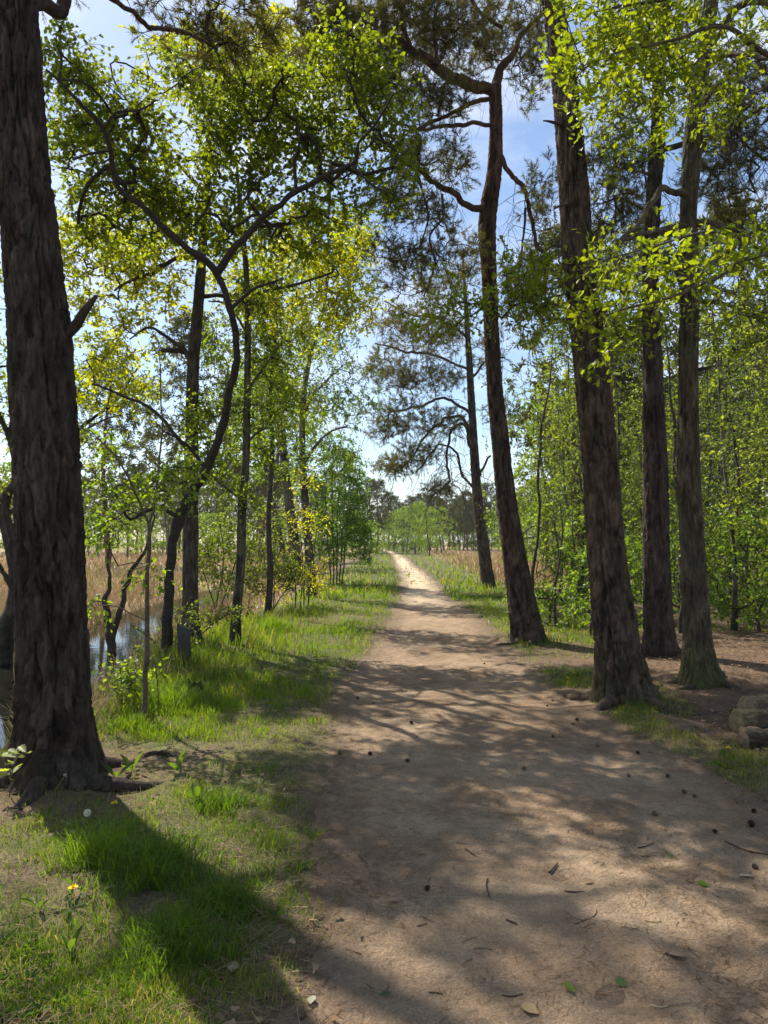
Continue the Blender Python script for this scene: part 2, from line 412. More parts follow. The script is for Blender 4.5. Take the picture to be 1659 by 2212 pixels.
def bark_tube(rows, ds, k, style, seed, flare=.0, lobes=5, col=(.1, .07, .05), col2=None, moss=0.0, split=None, cap=True, gnarl=0.0):
    """rows x y z r -> (V, faces, C, centre line) with real bark relief"""
    S = spline(rows, ds) if split is None else np.vstack([spline(rows, ds)[:-1], spline(rows[-1:] + split, ds * 6)])
    P, r = S[:, :3], S[:, 3]; n = len(P)
    if style in ('limb', 'plain', 'smooth') or gnarl:
        s_ = np.arange(n) * ds; g_ = (gnarl or (.45 if style == 'smooth' else .8)) * np.minimum(r, .05) * sstep(0, .25, s_)
        P = P + np.stack([fbm(s_ * 3.1, seed * 1.7 + q, 0, seed + q) for q in (0, 5, 9)], -1) * (g_ * 2.4)[:, None]; S = np.column_stack([P, r])
        r = r * (1 + .18 * fbm(s_ * 5, seed * 2.3, 0, seed + 2))
    t = nrm(np.gradient(P, axis=0))
    ref = np.array([1., 0, 0]) if abs(nrm(P[-1] - P[0])[0]) < .8 else np.array([0, 0, 1.])
    w = nrm(np.cross(t, np.broadcast_to(ref, t.shape))); u = np.cross(w, t)
    arc = np.concatenate([[0], np.cumsum(np.linalg.norm(np.diff(P, axis=0), axis=1))])
    th = np.arange(k) * 2 * math.pi / k
    TH, A = np.meshgrid(th, arc); RR = np.repeat(r[:, None], k, 1)
    rm = float(r.mean())
    sx = seed * 7.3
    cx, cz = np.cos(TH), np.sin(TH)
    big = fbm(cx * 1.2 + sx, cz * 1.2, A * .9, seed) * .07
    rad = RR * (1 + big)
    tint = np.ones_like(RR)
    if style in ('pine', 'oak'):
        # plates between wavy, mostly upright fissures, with cross cracks
        fq, vq, dep = (17., 2.6, .036) if style == 'pine' else (26., 3.0, .024)
        fu = rm * fq; wv = .35 * fbm(cx * 2 + sx, cz * 2, A * 2.2, seed + 3)
        n1 = fbm(cx * fu + sx + wv, cz * fu + wv, A * vq, seed + 4, 3); n2 = fbm(cx * fu * 2.1 + sx, cz * fu * 2.1, A * vq * 2.4, seed + 5, 2)
        nu = max(5, int(round(2 * math.pi * rm / .06))); wob = fbm(cx * 3 + sx, cz * 3, A * 4.5, seed + 6)
        f1, e, cid = worley(TH / (2 * math.pi) * nu + 1.6 * wob, A / .15 + 1.2 * wv + wob, nu, seed)
        d_ = dep * min(1.0, rm / .16)
        rad = rad + d_ * (1.0 * sstep(.015, .085, np.abs(n1)) + .35 * sstep(.0, .10, np.abs(n2)) + .3 * sstep(.0, .12, e) - 1.9) + d_ * .15 * n1 + d_ * .25 * (cid - .5) + d_ * .35 * fbm(cx * rm * 50 + sx, cz * rm * 50, A * 30, seed + 7, 2)
        tint = np.clip(.62 + .75 * cid + .8 * n2, .3, 1.8)
    else:
        rad = rad * (1 + .05 * fbm(cx * 2 + sx, cz * 2, A * 7, seed + 5))
    if flare:
        h = np.maximum(A - 0.0, 0)
        lob = .5 + .5 * np.cos(lobes * TH + seed) * .8 + .45 * fbm(cx * 1.6 + sx, cz * 1.6, 0 * A, seed + 8)
        rad = rad + RR * flare * np.exp(-h / .24) * (.30 + .9 * np.clip(lob, 0, 1.4))
    V = P[:, None, :] + rad[..., None] * (u[:, None, :] * cx[..., None] + w[:, None, :] * cz[..., None])
    c1 = np.array(col); C = np.broadcast_to(c1, V.shape).copy()
    if col2 is not None:
        f = sstep(col2[1], col2[2], V[..., 2] + .6 * fbm(V[..., 0] * 3, V[..., 1] * 3, V[..., 2] * 1.5, seed + 6))[..., None]
        C = C * (1 - f) + np.array(col2[0]) * f
    C = C * tint[..., None]
    if moss:
        mm = moss * sstep(.75, .05, A + .35 * fbm(cx * 2.5, cz * 2.5, A * 4, seed + 9))[..., None]
        C = C * (1 - mm) + np.array([.06, .075, .018]) * mm
    if style == 'birch':
        f = sstep(.02, .22, fbm(cx * 1.6 + sx, cz * 1.6, A * 5, seed + 11))[..., None]
        low = sstep(.6, .1, A)[..., None]
        C = C * (1 - np.maximum(f, low)) + np.array([.035, .03, .026]) * np.maximum(f, low)
    idx = np.arange(n * k).reshape(n, k); a, b = idx[:-1], idx[1:]
    F = [np.stack([a, np.roll(a, -1, 1), np.roll(b, -1, 1), b], -1).reshape(-1, 4)]
    V = V.reshape(-1, 3); C = C.reshape(-1, 3)
    if cap:
        V = np.vstack([V, P[-1] + t[-1] * r[-1] * .6]); C = np.vstack([C, C[-1]])
        F.append(np.stack([idx[-1], np.roll(idx[-1], -1), np.full(k, n * k)], -1))
    return V, F, C, S

def grow(skel, targets, seed, r_tip=.0022, power=.46, wob=.16, bow=.06, down_pen=.7, maxlen=None):
    """join every target to the growing skeleton by a curved twig -> polylines with radii, end directions"""
    rg = np.random.default_rng(seed)
    targets = np.asarray(targets)
    m0 = len(skel); cap_ = m0 + len(targets) * 7
    P = np.zeros((cap_, 3)); par = np.full(cap_, -1); P[:m0] = skel; n = m0
    D = np.concatenate([np.linalg.norm(targets[i:i + 256, None] - skel[None], axis=2).min(1) for i in range(0, len(targets), 256)])
    polys = []; dirs = np.zeros_like(targets); ends = np.full(len(targets), -1)
    for ti in np.argsort(D + .25 * rg.random(len(D))):
        t = targets[ti]
        v = t - P[:n]; dd = np.sqrt((v * v).sum(1)) + down_pen * np.maximum(-v[:, 2], 0) * .5
        j = int(np.argmin(dd)); v = t - P[j]; L = np.linalg.norm(v)
        if L < .03: dirs[ti] = (0, 0, 1); ends[ti] = j; continue
        m = int(min(6, max(2, L / .16 + 1)))
        s = (np.arange(1, m + 1) / m)[:, None]
        side = rg.normal(size=3); side -= side.dot(v) / L ** 2 * v
        q = P[j] + v * s + side * L * wob * np.sin(math.pi * s) + rg.normal(size=(m, 3)) * L * .035 * (1 - s * .6)
        q[:, 2] += bow * L * np.sin(math.pi * s[:, 0])
        ids = np.arange(n, n + m); P[n:n + m] = q; par[n] = j; par[n + 1:n + m] = ids[:-1]; n += m
        polys.append(np.concatenate([[j], ids])); dirs[ti] = q[-1] - (q[-2] if m > 1 else P[j]); ends[ti] = ids[-1]
    load = np.zeros(n)
    for e in ends:
        if e >= m0: load[e] += 1
    for i in range(n - 1, m0 - 1, -1):
        if par[i] >= 0: load[par[i]] += load[i]
    rad = r_tip * np.clip(load, 1, 90) ** power
    # a twig leaving a limb keeps its own thickness at the joint
    out = {}
    for pl in polys:
        r = rad[pl].copy(); r[0] = r[1] * 1.15
        out.setdefault(len(pl), ([], [])); out[len(pl)][0].append(P[pl]); out[len(pl)][1].append(r)
    return out, nrm(dirs + 1e-6)

def add_twigs(G, out, col, k=3):
    for n, (p, r) in out.items():
        V, q = tubes(np.array(p), np.array(r), k); G.add(V, [q], col)

def blob_targets(blobs, rg, gap=.15, gscale=1.6, mult=1.0):
    """blobs (px, py, rx, ry, depth, rz_m, n): points inside ellipsoids, thinned by a noise so that gaps stay open"""
    out = []
    for px, py, rx, ry, d, rz, n in blobs:
        n = int(n * mult)
        c = W(px, py, d); k = int(n * 2.2) + 4
        v = nrm(rg.normal(size=(k, 3))) * rg.random((k, 1)) ** .38
        p = c + v * np.array([rx * d / FPX, rz, ry * d / FPX])
        f = fbm(p[:, 0] * gscale, p[:, 1] * gscale, p[:, 2] * gscale, 77)
        p = p[f > gap - .35]
        out.append(p[:n])
    return np.concatenate(out)

def foliage(targets, dirs, rg, twigs=4, per=5, tl=.28, L=.05, tmpl=OVAL, cols=((.06, .12, .015), (.09, .16, .02)), droop=.25, up=.9, fwd=.55, wid=1.0):
    """leafy twiglets at every target -> (twiglet polylines, leaf arrays)"""
    N = len(targets); m = twigs
    d = nrm(fwd * dirs[:, None] + rg.normal(size=(N, m, 3)) * .62 + np.array([0, 0, .08]))
    l = tl * rg.uniform(.55, 1.25, (N, m, 1))
    s = np.array([0, .5, 1.0])
    tw = targets[:, None, None] + d[:, :, None] * (l * s)[..., None] + np.array([0, 0, -1]) * (droop * l * s ** 2)[..., None]
    tp = tw.reshape(-1, 3, 3)
    si = np.clip((np.arange(per) + .6) / per + rg.uniform(-.1, .1, (N, m, per)), .12, 1.02)
    pos = targets[:, None, None] + d[:, :, None] * (l * si)[..., None] + np.array([0, 0, -1]) * (droop * l * si ** 2)[..., None]
    pos = pos.reshape(-1, 3)
    dd = np.repeat(d.reshape(-1, 3), per, 0); K = len(pos)
    ax = nrm(dd * .55 + rg.normal(size=(K, 3)) * .6 + np.array([0, 0, -droop]))
    nr = nrm(np.array([0, 0, up]) + rg.normal(size=(K, 3)) * .5)
    size = L * rg.uniform(.6, 1.2, K)
    c0, c1 = np.array(cols[0]), np.array(cols[1])
    mixc = np.clip(np.repeat(rg.random(N), m * per) * .6 + rg.random(K) * .5, 0, 1)[:, None]
    col = (c0 * (1 - mixc) + c1 * mixc) * rg.uniform(.8, 1.2, (K, 1))
    return tp, dict(pos=pos, ax=ax, nr=nr, size=size, col=col, tmpl=tmpl, wid=wid)

def needles(targets, dirs, rg, twigs=3, per=26, tl=.16, L=.06, w=.0028, cols=((.045, .06, .022), (.075, .085, .03)), up=.25):
    N = len(targets); m = twigs
    d = nrm(.6 * dirs[:, None] + rg.normal(size=(N, m, 3)) * .65 + np.array([0, 0, up]))
    l = tl * rg.uniform(.5, 1.3, (N, m, 1)); s = np.array([0, .5, 1.0])
    tw = (targets[:, None, None] + d[:, :, None] * (l * s)[..., None]).reshape(-1, 3, 3)
    si = rg.uniform(.3, 1.0, (N, m, per))
    pos = (targets[:, None, None] + d[:, :, None] * (l * si)[..., None]).reshape(-1, 3)
    dd = np.repeat(d.reshape(-1, 3), per, 0); K = len(pos)
    ax = nrm(dd * .75 + nrm(rg.normal(size=(K, 3))) * .8)
    size = L * rg.uniform(.7, 1.15, K)
    c0, c1 = np.array(cols[0]), np.array(cols[1]); mixc = np.clip(np.repeat(rg.random(N), m * per) * .6 + rg.random(K) * .5, 0, 1)[:, None]
    return tw, dict(pos=pos, ax=ax, nr=rg.normal(size=(K, 3)), size=size, col=c0 * (1 - mixc) + c1 * mixc, tmpl=NEEDLE, wid=w / L)

LEAF_MESH = {}
def leaf_mesh(key, tmpl):
    if key not in LEAF_MESH:
        F = {}
        for f in tmpl[1]: F.setdefault(len(f), []).append(f)
        LEAF_MESH[key] = mesh('leaf', tmpl[0], [np.array(v) for v in F.values()], None, False, M['leaf_piece'])
    return LEAF_MESH[key]

def add_leaves(G, lv, sel=None):
    t = lv['tmpl']; sel = slice(None) if sel is None else sel
    V, F, _ = scatter(t[0], t[1], lv['pos'][sel], lv['ax'][sel], lv['nr'][sel], lv['size'][sel], lv['wid'])
    G.add(V, F, np.repeat(lv['col'][sel], len(t[0]), 0))

def single_leaves(root, parent, lv, n, key):
    """the n leaves that show largest become objects of their own; returns the mask of the others"""
    p = lv['pos']; y = np.maximum(p[:, 1], .5)
    cosr = math.cos(PITCH); dz = p[:, 2] - CAM_H
    depth = y * cosr + dz * math.sin(PITCH); upc = dz * cosr - y * math.sin(PITCH)
    u = p[:, 0] / depth * FPX; v = upc / depth * FPX
    inside = (np.abs(u) < 815) & (np.abs(v) < 1090)
    score = np.where(inside, lv['size'] / depth, -1)
    pick = np.argsort(-score)[:n]; pick = pick[score[pick] > 0]
    me = leaf_mesh(key, lv['tmpl']); off = np.array(root.location)
    a = nrm(lv['ax'][pick]); nn = lv['nr'][pick]; nn = nrm(nn - (nn * a).sum(1, keepdims=True) * a); b = np.cross(nn, a)
    for i, q in enumerate(pick):
        o = bpy.data.objects.new('leaf', me); sc.collection.objects.link(o); o.parent = parent
        s = lv['size'][q]; mt = Matrix.Identity(4)
        for r_ in range(3):
            mt[r_][0] = a[i][r_] * s; mt[r_][1] = b[i][r_] * s * lv['wid']; mt[r_][2] = nn[i][r_] * s; mt[r_][3] = p[q][r_] - off[r_]
        o.matrix_basis = mt; o.color = (*np.clip(lv['col'][q], 0, 1), 1)
    mask = np.ones(len(p), bool); mask[pick] = False
    return mask

def build_tree(name, label, cat, trunk, limbs=(), blobs=(), style='pine', seed=1, ds=.03, k=64, flare=.35, lobes=5, bark='pine_bark',
               col=(.10, .072, .052), col2=None, moss=0., leaf=None, pine=None, group=None, extend=None, targets=None, twig_col=(.055, .042, .032),
               singles=0, singles_key=None, grow_kw=None, base_drop=.12, limb_ds=.06, limb_k=10, trunks=None, gap=.15, mult=1.5, hang=0, hang_len=1.0, roots=0):
    rg = np.random.default_rng(seed * 101 + 5)
    trunks = trunks or [trunk]
    first = None; skel = []
    root = None
    for ti, spec in enumerate(trunks):
        rows = [list(r) for r in spec] if isinstance(spec[0], list) else limb_pts(spec)
        b = np.array(rows[0][:3]); zg = float(gz(b[0], b[1]))
        d0 = np.array(rows[0][:3]) - np.array(rows[1][:3])
        lo = list(np.array(rows[0][:3]) + d0 / max(abs(d0[2]), .05) * max(b[2] - zg + base_drop, .03)) + [rows[0][3] * 1.03]
        rows = [lo] + rows
        ext = None
        if extend and ti == 0:
            a_, c_ = np.array(rows[-1]), np.array(rows[-2]); H = a_[2]
            dirv = nrm(np.array([(a_ - c_)[0] * .7, (a_ - c_)[1] * .7, (a_ - c_)[2]])); dirv = dirv / dirv[2]
            ext = []
            for f in (.33, .66, 1.0):
                h = (extend - H) * f
                ext.append([*(a_[:3] + dirv * h + np.array([.12 * math.sin(seed + 5 * f), .1 * math.cos(seed * 2 + 4 * f), 0])), max(a_[3] * (1 - .78 * f), .02)])
        if root is None:
            root = thing(name, label, cat, (b[0], b[1], zg), group); off = np.array(root.location)
        V, F, C, S = bark_tube(rows, ds, k if ti == 0 else max(12, k // 2), style, seed + ti, flare if ti == 0 else flare * .6, lobes, col, col2, moss, split=ext)
        link('trunk', mesh('trunk', V - off, F, C, True, M[bark]), root)
        skel.append(S[len(S) // 4:, :3] if len(S) > 20 else S[:, :3])
    for ri in range(roots):
        # roots breaking the surface round the foot
        a_ = rg.uniform(0, .9) + ri * 2 * math.pi / roots; bx, by = off[0], off[1]; r0 = rows[1][3]; Lr = r0 * rg.uniform(1.6, 3.4); rr_ = []
        for f in np.linspace(0, 1, 6):
            a2 = a_ + .5 * math.sin(3 * f + ri) * f; q_ = r0 * .75 + Lr * f; x_, y_ = bx + q_ * math.cos(a2), by + q_ * math.sin(a2)
            rr_.append([x_, y_, float(gz(x_, y_)) + .035 * (1 - f) ** 2 - .03 * f, r0 * (.26 - .19 * f)])
        V, F, C, S = bark_tube(rr_, .025, 16, 'limb', seed + 60 + ri, 0, 5, col, None, 0)
        link('root', mesh('root', V - off, F, C, True, M[bark]), root)
    for li_, sp in enumerate(limbs):
        rows = sp if isinstance(sp[0], list) else limb_pts(sp)
        V, F, C, S = bark_tube(rows, limb_ds, limb_k, 'plain' if style == 'birch' else 'oak' if style == 'oak' else 'limb', seed + 20 + li_, 0, 5, col, col2, 0, gnarl=1.0)
        link('branch', mesh('branch', V - off, F, C, True, M['twig' if style != 'pine' else 'pine_bark']), root)
        skel.append(S[:, :3])
    sk = np.concatenate([s[::max(1, int(.12 / max(ds, .01)))] if len(s) > 60 else s for s in skel])
    tg = [blob_targets(blobs, rg, gap, mult=mult)] if len(blobs) else []
    if targets is not None: tg.append(targets)
    if not tg: return root
    tg = np.concatenate(tg)
    out, dirs = grow(sk, tg, seed, **(grow_kw or {}))
    T = Geo(); add_twigs(T, out, twig_col)
    if leaf:
        tw, lv = foliage(tg, dirs, rg, **leaf)
    else:
        tw, lv = needles(tg, dirs, rg, **pine)
    rr = np.broadcast_to(np.array([.003, .0023, .0014]) * (1 if leaf else 1.5), (len(tw), 3))
    V, q = tubes(tw, rr, 3); T.add(V, [q], twig_col)
    if hang:
        # bare crooked twigs hanging from the limbs
        src = np.concatenate([s[len(s) // 4:] for s in skel[1:]] or skel); b0 = src[rg.integers(0, len(src), hang)]
        hv = nrm(np.stack([rg.normal(0, 1, hang), rg.normal(0, 1, hang), rg.uniform(-.9, .1, hang)], -1)); Lh = hang_len * rg.uniform(.35, 1.3, hang)
        ff = np.linspace(0, 1, 7)[None, :, None]
        hp = b0[:, None] + hv[:, None] * Lh[:, None, None] * ff * (1 - .35 * ff) + np.array([0, 0, -1.]) * (Lh[:, None, None] * .75 * ff ** 2) + np.cumsum(rg.normal(0, .045, (hang, 7, 3)), 1) * Lh[:, None, None] * np.minimum(ff * 4, 1)
        V, q = tubes(hp, np.broadcast_to((.0065 * hang_len * (1 - .8 * ff[..., 0])), (hang, 7)), 3); T.add(V, [q], twig_col)
        for st in (2, 3, 4, 5):
            c0 = hp[:, st]; sv = nrm(rg.normal(size=(hang, 3)) + np.array([0, 0, -.5])); f3 = np.linspace(0, 1, 5)[None, :, None]
            sp_ = c0[:, None] + sv[:, None] * (Lh * .42)[:, None, None] * f3 + np.array([0, 0, -.25]) * (Lh[:, None, None] * f3 ** 2) + np.cumsum(rg.normal(0, .03, (hang, 5, 3)), 1) * Lh[:, None, None] * np.minimum(f3 * 4, 1)
            V, q = tubes(sp_, np.broadcast_to(.0032 * hang_len * (1 - .7 * f3[..., 0]), (hang, 5)), 3); T.add(V, [q], twig_col)
    o = link('twigs', T.mesh('twigs', M['twig'], off), root, kind='stuff')
    Gm = Geo(); crown = link('crown', bpy.data.meshes.new('crown'), root, kind='stuff')
    mask = single_leaves(root, crown, lv, singles, singles_key) if singles else None
    add_leaves(Gm, lv, mask)
    crown.data = Gm.mesh('crown', M['leaf' if leaf else 'needle'], off, smooth=False)
    return root

def px_limb(pts, d0, d1, w0=None, w1=None):
    """[(px,py)] or [(px,py,w)] with depth running from d0 to d1"""
    n = len(pts); out = []
    for i, p in enumerate(pts):
        f = i / (n - 1); w = p[2] if len(p) > 2 else w0 + (w1 - w0) * f
        out.append((p[0], p[1], w, d0 + (d1 - d0) * f))
    return out

def copy_tree(o, loc, rz, scale, zs=1.0):
    """a copy of a thing with copies of its parts (mesh data shared)"""
    c = o.copy(); sc.collection.objects.link(c); c.location = tuple(loc); c.rotation_euler = (0, 0, rz); c.scale = (scale, scale, scale * zs)
    for ch in o.children:
        q = ch.copy(); sc.collection.objects.link(q); q.parent = c
    return c

# ------------------------------------------------------------------ the trees in view
PINE_C = (.052, .037, .027); PINE_UP = ((.21, .105, .058), 5.5, 8.5)
OAKL = ((.105, .165, .012), (.20, .245, .014)); OAKL_YELLOW = ((.19, .245, .012), (.36, .37, .016))
GREENL = ((.095, .135, .010), (.18, .23, .015)); BIRCHL = ((.07, .13, .02), (.14, .22, .03))
PINEL = dict(twigs=4, per=29, tl=.16, L=.082, w=.0068, cols=((.09, .10, .036), (.16, .158, .058)))

def ellipsoid(seed, n, c, r):
    rg = np.random.default_rng(seed); p = np.array(c) + nrm(rg.normal(size=(n * 4, 3))) * rg.random((n * 4, 1)) ** .4 * np.array(r)
    return p[fbm(p[:, 0] * 1.2, p[:, 1] * 1.2, p[:, 2] * .5, 81) > .06][:n]
# left foreground pine
dA = GP(115, 1668)[1]
build_tree('pine_tree', 'thick dark pine trunk filling the left foreground with a broken branch stub', 'tree',
    [(116, 1640, 176, dA), (116, 1560, 160, dA), (114, 1400, 151, dA), (106, 1100, 145, dA), (90, 800, 137, dA), (84, 700, 134, dA), (63, 500, 123, dA), (46, 300, 113, dA), (30, 0, 102, dA)],
    limbs=[px_limb([(128, 735, 30), (165, 700, 24), (190, 668, 19), (211, 637, 9)], dA, dA - .05),
           px_limb([(40, 60, 34), (95, 22, 30), (140, -30, 26), (200, -90, 18), (270, -160, 10)], dA, dA + 1.2),
           px_limb([(40, -120, 22), (150, -60, 16), (250, 0, 12), (320, 52, 10), (400, 70, 8), (470, 108, 6)], dA, dA + 2.4),
           px_limb([(20, -300, 24), (-80, -420, 18), (-220, -520, 9)], dA, dA + .5),
           [[-2.55, 5.0, 7.2, .055], [-2.8, 6.0, 8.0, .045], [-3.0, 7.2, 8.9, .035], [-3.3, 8.6, 9.6, .025], [-3.6, 9.8, 10.0, .012]], [[-2.6, 5.0, 8.2, .05], [-3.3, 5.8, 9.0, .04], [-4.1, 7.0, 9.6, .028], [-4.8, 8.2, 10.0, .012]]],
    blobs=[(430, 40, 150, 60, 7.4, .7, 30), (500, 110, 80, 60, 7.6, .6, 22), (330, -120, 160, 90, 6.5, .9, 50), (60, -1100, 480, 420, 5.6, 1.7, 150), (560, 60, 50, 60, 7.8, .5, 20)],
    targets=ellipsoid(97, 80, (-3.2, 8.9, 10.1), (1.8, 1.8, .8)),
    seed=3, ds=.0195, k=176, roots=6, flare=.42, lobes=5, col=PINE_C, col2=((.17, .08, .046), 5.4, 8.0), pine=PINEL, extend=13.0, limb_k=16, limb_ds=.03)

# pine standing left of the picture: its crown shades the foreground
build_tree('pine_tree', 'pine beyond the left picture edge whose crown shades the foreground', 'tree',
    [[-5.9, 8.4, .0, .2], [-5.7, 8.4, 2.5, .18], [-5.45, 8.5, 5, .16], [-5.2, 8.6, 7.5, .13], [-5.0, 8.7, 9.5, .10], [-4.8, 8.8, 11.5, .05]],
    limbs=[[[-5.2, 8.6, 7.8, .06], [-4.6, 8.9, 8.8, .05], [-3.9, 9.3, 9.3, .035], [-3.2, 9.8, 9.7, .015]], [[-5.1, 8.6, 8.4, .06], [-4.9, 8.0, 9.2, .045], [-4.4, 7.4, 9.7, .03], [-3.9, 7.0, 9.9, .012]], [[-5.2, 8.6, 8.0, .05], [-5.8, 8.3, 8.9, .04], [-6.6, 7.9, 9.4, .02]]],
    targets=ellipsoid(98, 420, (-5.1, 8.8, 9.9), (2.8, 2.1, 1.0)), seed=4, ds=.08, k=28, flare=.3, col=PINE_C, col2=((.17, .08, .046), 4.5, 7.0), pine=dict(PINEL, per=20, w=.007))

# leaning broadleaf tree on the pond bank
bB = GP(352, 1425)[1]
build_tree('leaning_tree', 'slender leaning tree on the pond bank forking wide into a leafy green crown', 'tree',
    [(352, 1422, 26.0, bB), (358, 1340, 23.1, bB), (364, 1270, 21.6, bB), (373, 1190, 20.2, bB - .1), (393, 1110, 23.1, bB - .2), (440, 1020, 19.4, bB - .4), (478, 930, 17.3, bB - .7), (500, 830, 16.6, bB - 1), (510, 750, 15.1, bB - 1.2), (496, 660, 14.4, bB - 1.4), (468, 588, 14.4, bB - 1.5)],
    limbs=[px_limb([(470, 592, 17), (430, 545, 15), (370, 500, 14), (300, 440, 13), (245, 390, 12), (238, 330, 11), (226, 275, 10), (170, 215, 8), (100, 150, 5)], bB - 1.5, bB - 2.8),
           px_limb([(470, 588, 17), (520, 522, 14), (580, 460, 13), (640, 410, 12), (700, 380, 11), (762, 358, 9), (772, 312, 7), (812, 268, 6), (850, 200, 4)], bB - 1.5, bB - 2.6),
           px_limb([(640, 410, 8), (636, 345, 7), (648, 300, 5), (640, 250, 4)], bB - 1.9, bB - 2.3),
           px_limb([(238, 325, 7), (195, 332, 5), (160, 345, 4)], bB - 2.4, bB - 2.6), px_limb([(226, 275, 8), (250, 245, 6), (300, 238, 5), (340, 215, 3)], bB - 2.5, bB - 2.7),
           px_limb([(502, 664, 9), (540, 628, 7), (580, 612, 5), (615, 600, 3)], bB - 1.4, bB - 1.6), px_limb([(762, 358, 6), (800, 395, 5), (850, 420, 3)], bB - 2.2, bB - 2.6),
           px_limb([(388, 1118, 10), (350, 1102, 9), (315, 1105, 8), (280, 1120, 7), (262, 1098, 5), (275, 1085, 4)], bB - .2, bB - .8),
           px_limb([(445, 1015, 8), (400, 960, 6), (350, 930, 4)], bB - .4, bB - .9)],
    blobs=[(200, 215, 105, 95, 8.6, .8, 62), (140, 130, 60, 70, 8.3, .5, 26), (320, 330, 120, 90, 8.8, .9, 70), (440, 240, 130, 100, 8.9, .9, 78), (570, 290, 120, 100, 9.0, .9, 76), (690, 220, 130, 100, 8.9, .9, 78),
           (790, 190, 90, 85, 8.7, .7, 46), (835, 290, 60, 70, 8.6, .6, 26), (560, 430, 120, 70, 9.2, .8, 52), (420, 430, 110, 70, 9.2, .8, 48), (250, 410, 85, 70, 8.7, .7, 36), (700, 330, 90, 60, 8.9, .7, 34),
           (170, 330, 70, 70, 8.5, .6, 26), (330, 450, 90, 60, 9, .7, 30), (480, 500, 90, 50, 9.3, .7, 30), (640, 480, 100, 60, 9.2, .7, 34), (740, 430, 90, 60, 8.9, .7, 28), (250, 520, 80, 50, 9, .6, 14), (850, 400, 60, 60, 8.6, .5, 16), (560, 650, 80, 40, 9.6, .5, 16), (300, 1040, 70, 45, 10, .5, 14), (150, 480, 60, 60, 8.6, .5, 14), (480, 150, 160, 60, 9.0, .8, 40), (760, 110, 90, 50, 8.7, .6, 22)],
    mult=1.05, style='smooth', bark='smooth_bark', seed=5, ds=.05, k=24, flare=.3, col=(.042, .034, .026), leaf=dict(twigs=5, per=6, tl=.30, L=.062, cols=GREENL, tmpl=OVAL),
    singles=300, singles_key='oval', grow_kw=dict(wob=.2, r_tip=.003), twig_col=(.04, .032, .026))

# oak with yellow-green spring leaves behind it
bC = GP(412, 1392)[1]
build_tree('young_oak', 'dark straight trunk with yellow spring leaves between the leaning tree and the pale birch', 'tree',
    [(414, 1388, 44, bC), (411, 1320, 36, bC), (411, 1200, 34, bC), (414, 1000, 31, bC), (417, 800, 27, bC), (430, 640, 24, bC), (438, 520, 20, bC), (446, 400, 16, bC), (455, 250, 12, bC), (480, 100, 7, bC)],
    limbs=[px_limb([(433, 555, 12), (370, 562, 11), (325, 596, 9), (280, 608, 7), (245, 628, 5)], bC, bC - .8),
           px_limb([(424, 802, 12), (386, 745, 10), (350, 718, 8), (315, 712, 6), (280, 735, 4)], bC, bC - .9),
           px_limb([(418, 770, 13), (385, 760, 12), (345, 757, 9)], bC, bC - .3), px_limb([(440, 520, 11), (520, 440, 9), (600, 330, 7), (640, 200, 5)], bC, bC + 1.2),
           px_limb([(432, 640, 11), (520, 640, 9), (620, 620, 7), (720, 590, 5)], bC, bC + .9), px_limb([(445, 420, 10), (360, 330, 8), (300, 250, 6), (260, 200, 4)], bC, bC + .8),
           px_limb([(412, 980, 10), (340, 900, 8), (260, 850, 7), (200, 830, 5)], bC, bC - .8)],
    blobs=[(230, 545, 95, 75, 11.2, .9, 44), (320, 610, 110, 70, 11.2, .9, 44), (320, 490, 100, 70, 11.6, .9, 36), (520, 590, 100, 70, 12.2, .9, 36), (650, 545, 100, 80, 12.6, .9, 50), (745, 560, 75, 80, 12.6, .8, 36),
           (640, 690, 110, 70, 12.4, .9, 36), (520, 110, 110, 80, 12.6, .9, 46), (630, 130, 90, 80, 12.6, .9, 40), (560, 200, 180, 90, 12.8, 1, 44), (400, 150, 140, 80, 12.6, .9, 40), (770, 650, 60, 60, 12.4, .6, 18),
           (260, 740, 100, 60, 11, .8, 26), (230, 840, 90, 50, 11, .6, 20), (190, 640, 60, 60, 11, .6, 14), (600, 60, 60, 60, 12.6, .6, 16), (160, 560, 40, 60, 11, .5, 10)],
    style='oak', bark='oak_bark', seed=8, ds=.05, k=40, flare=.45, col=(.075, .058, .045), leaf=dict(twigs=4, per=6, tl=.26, L=.085, cols=OAKL_YELLOW, tmpl=OAK_LO, droop=.15),
    singles=300, singles_key='oak_lo', grow_kw=dict(wob=.26, r_tip=.003))

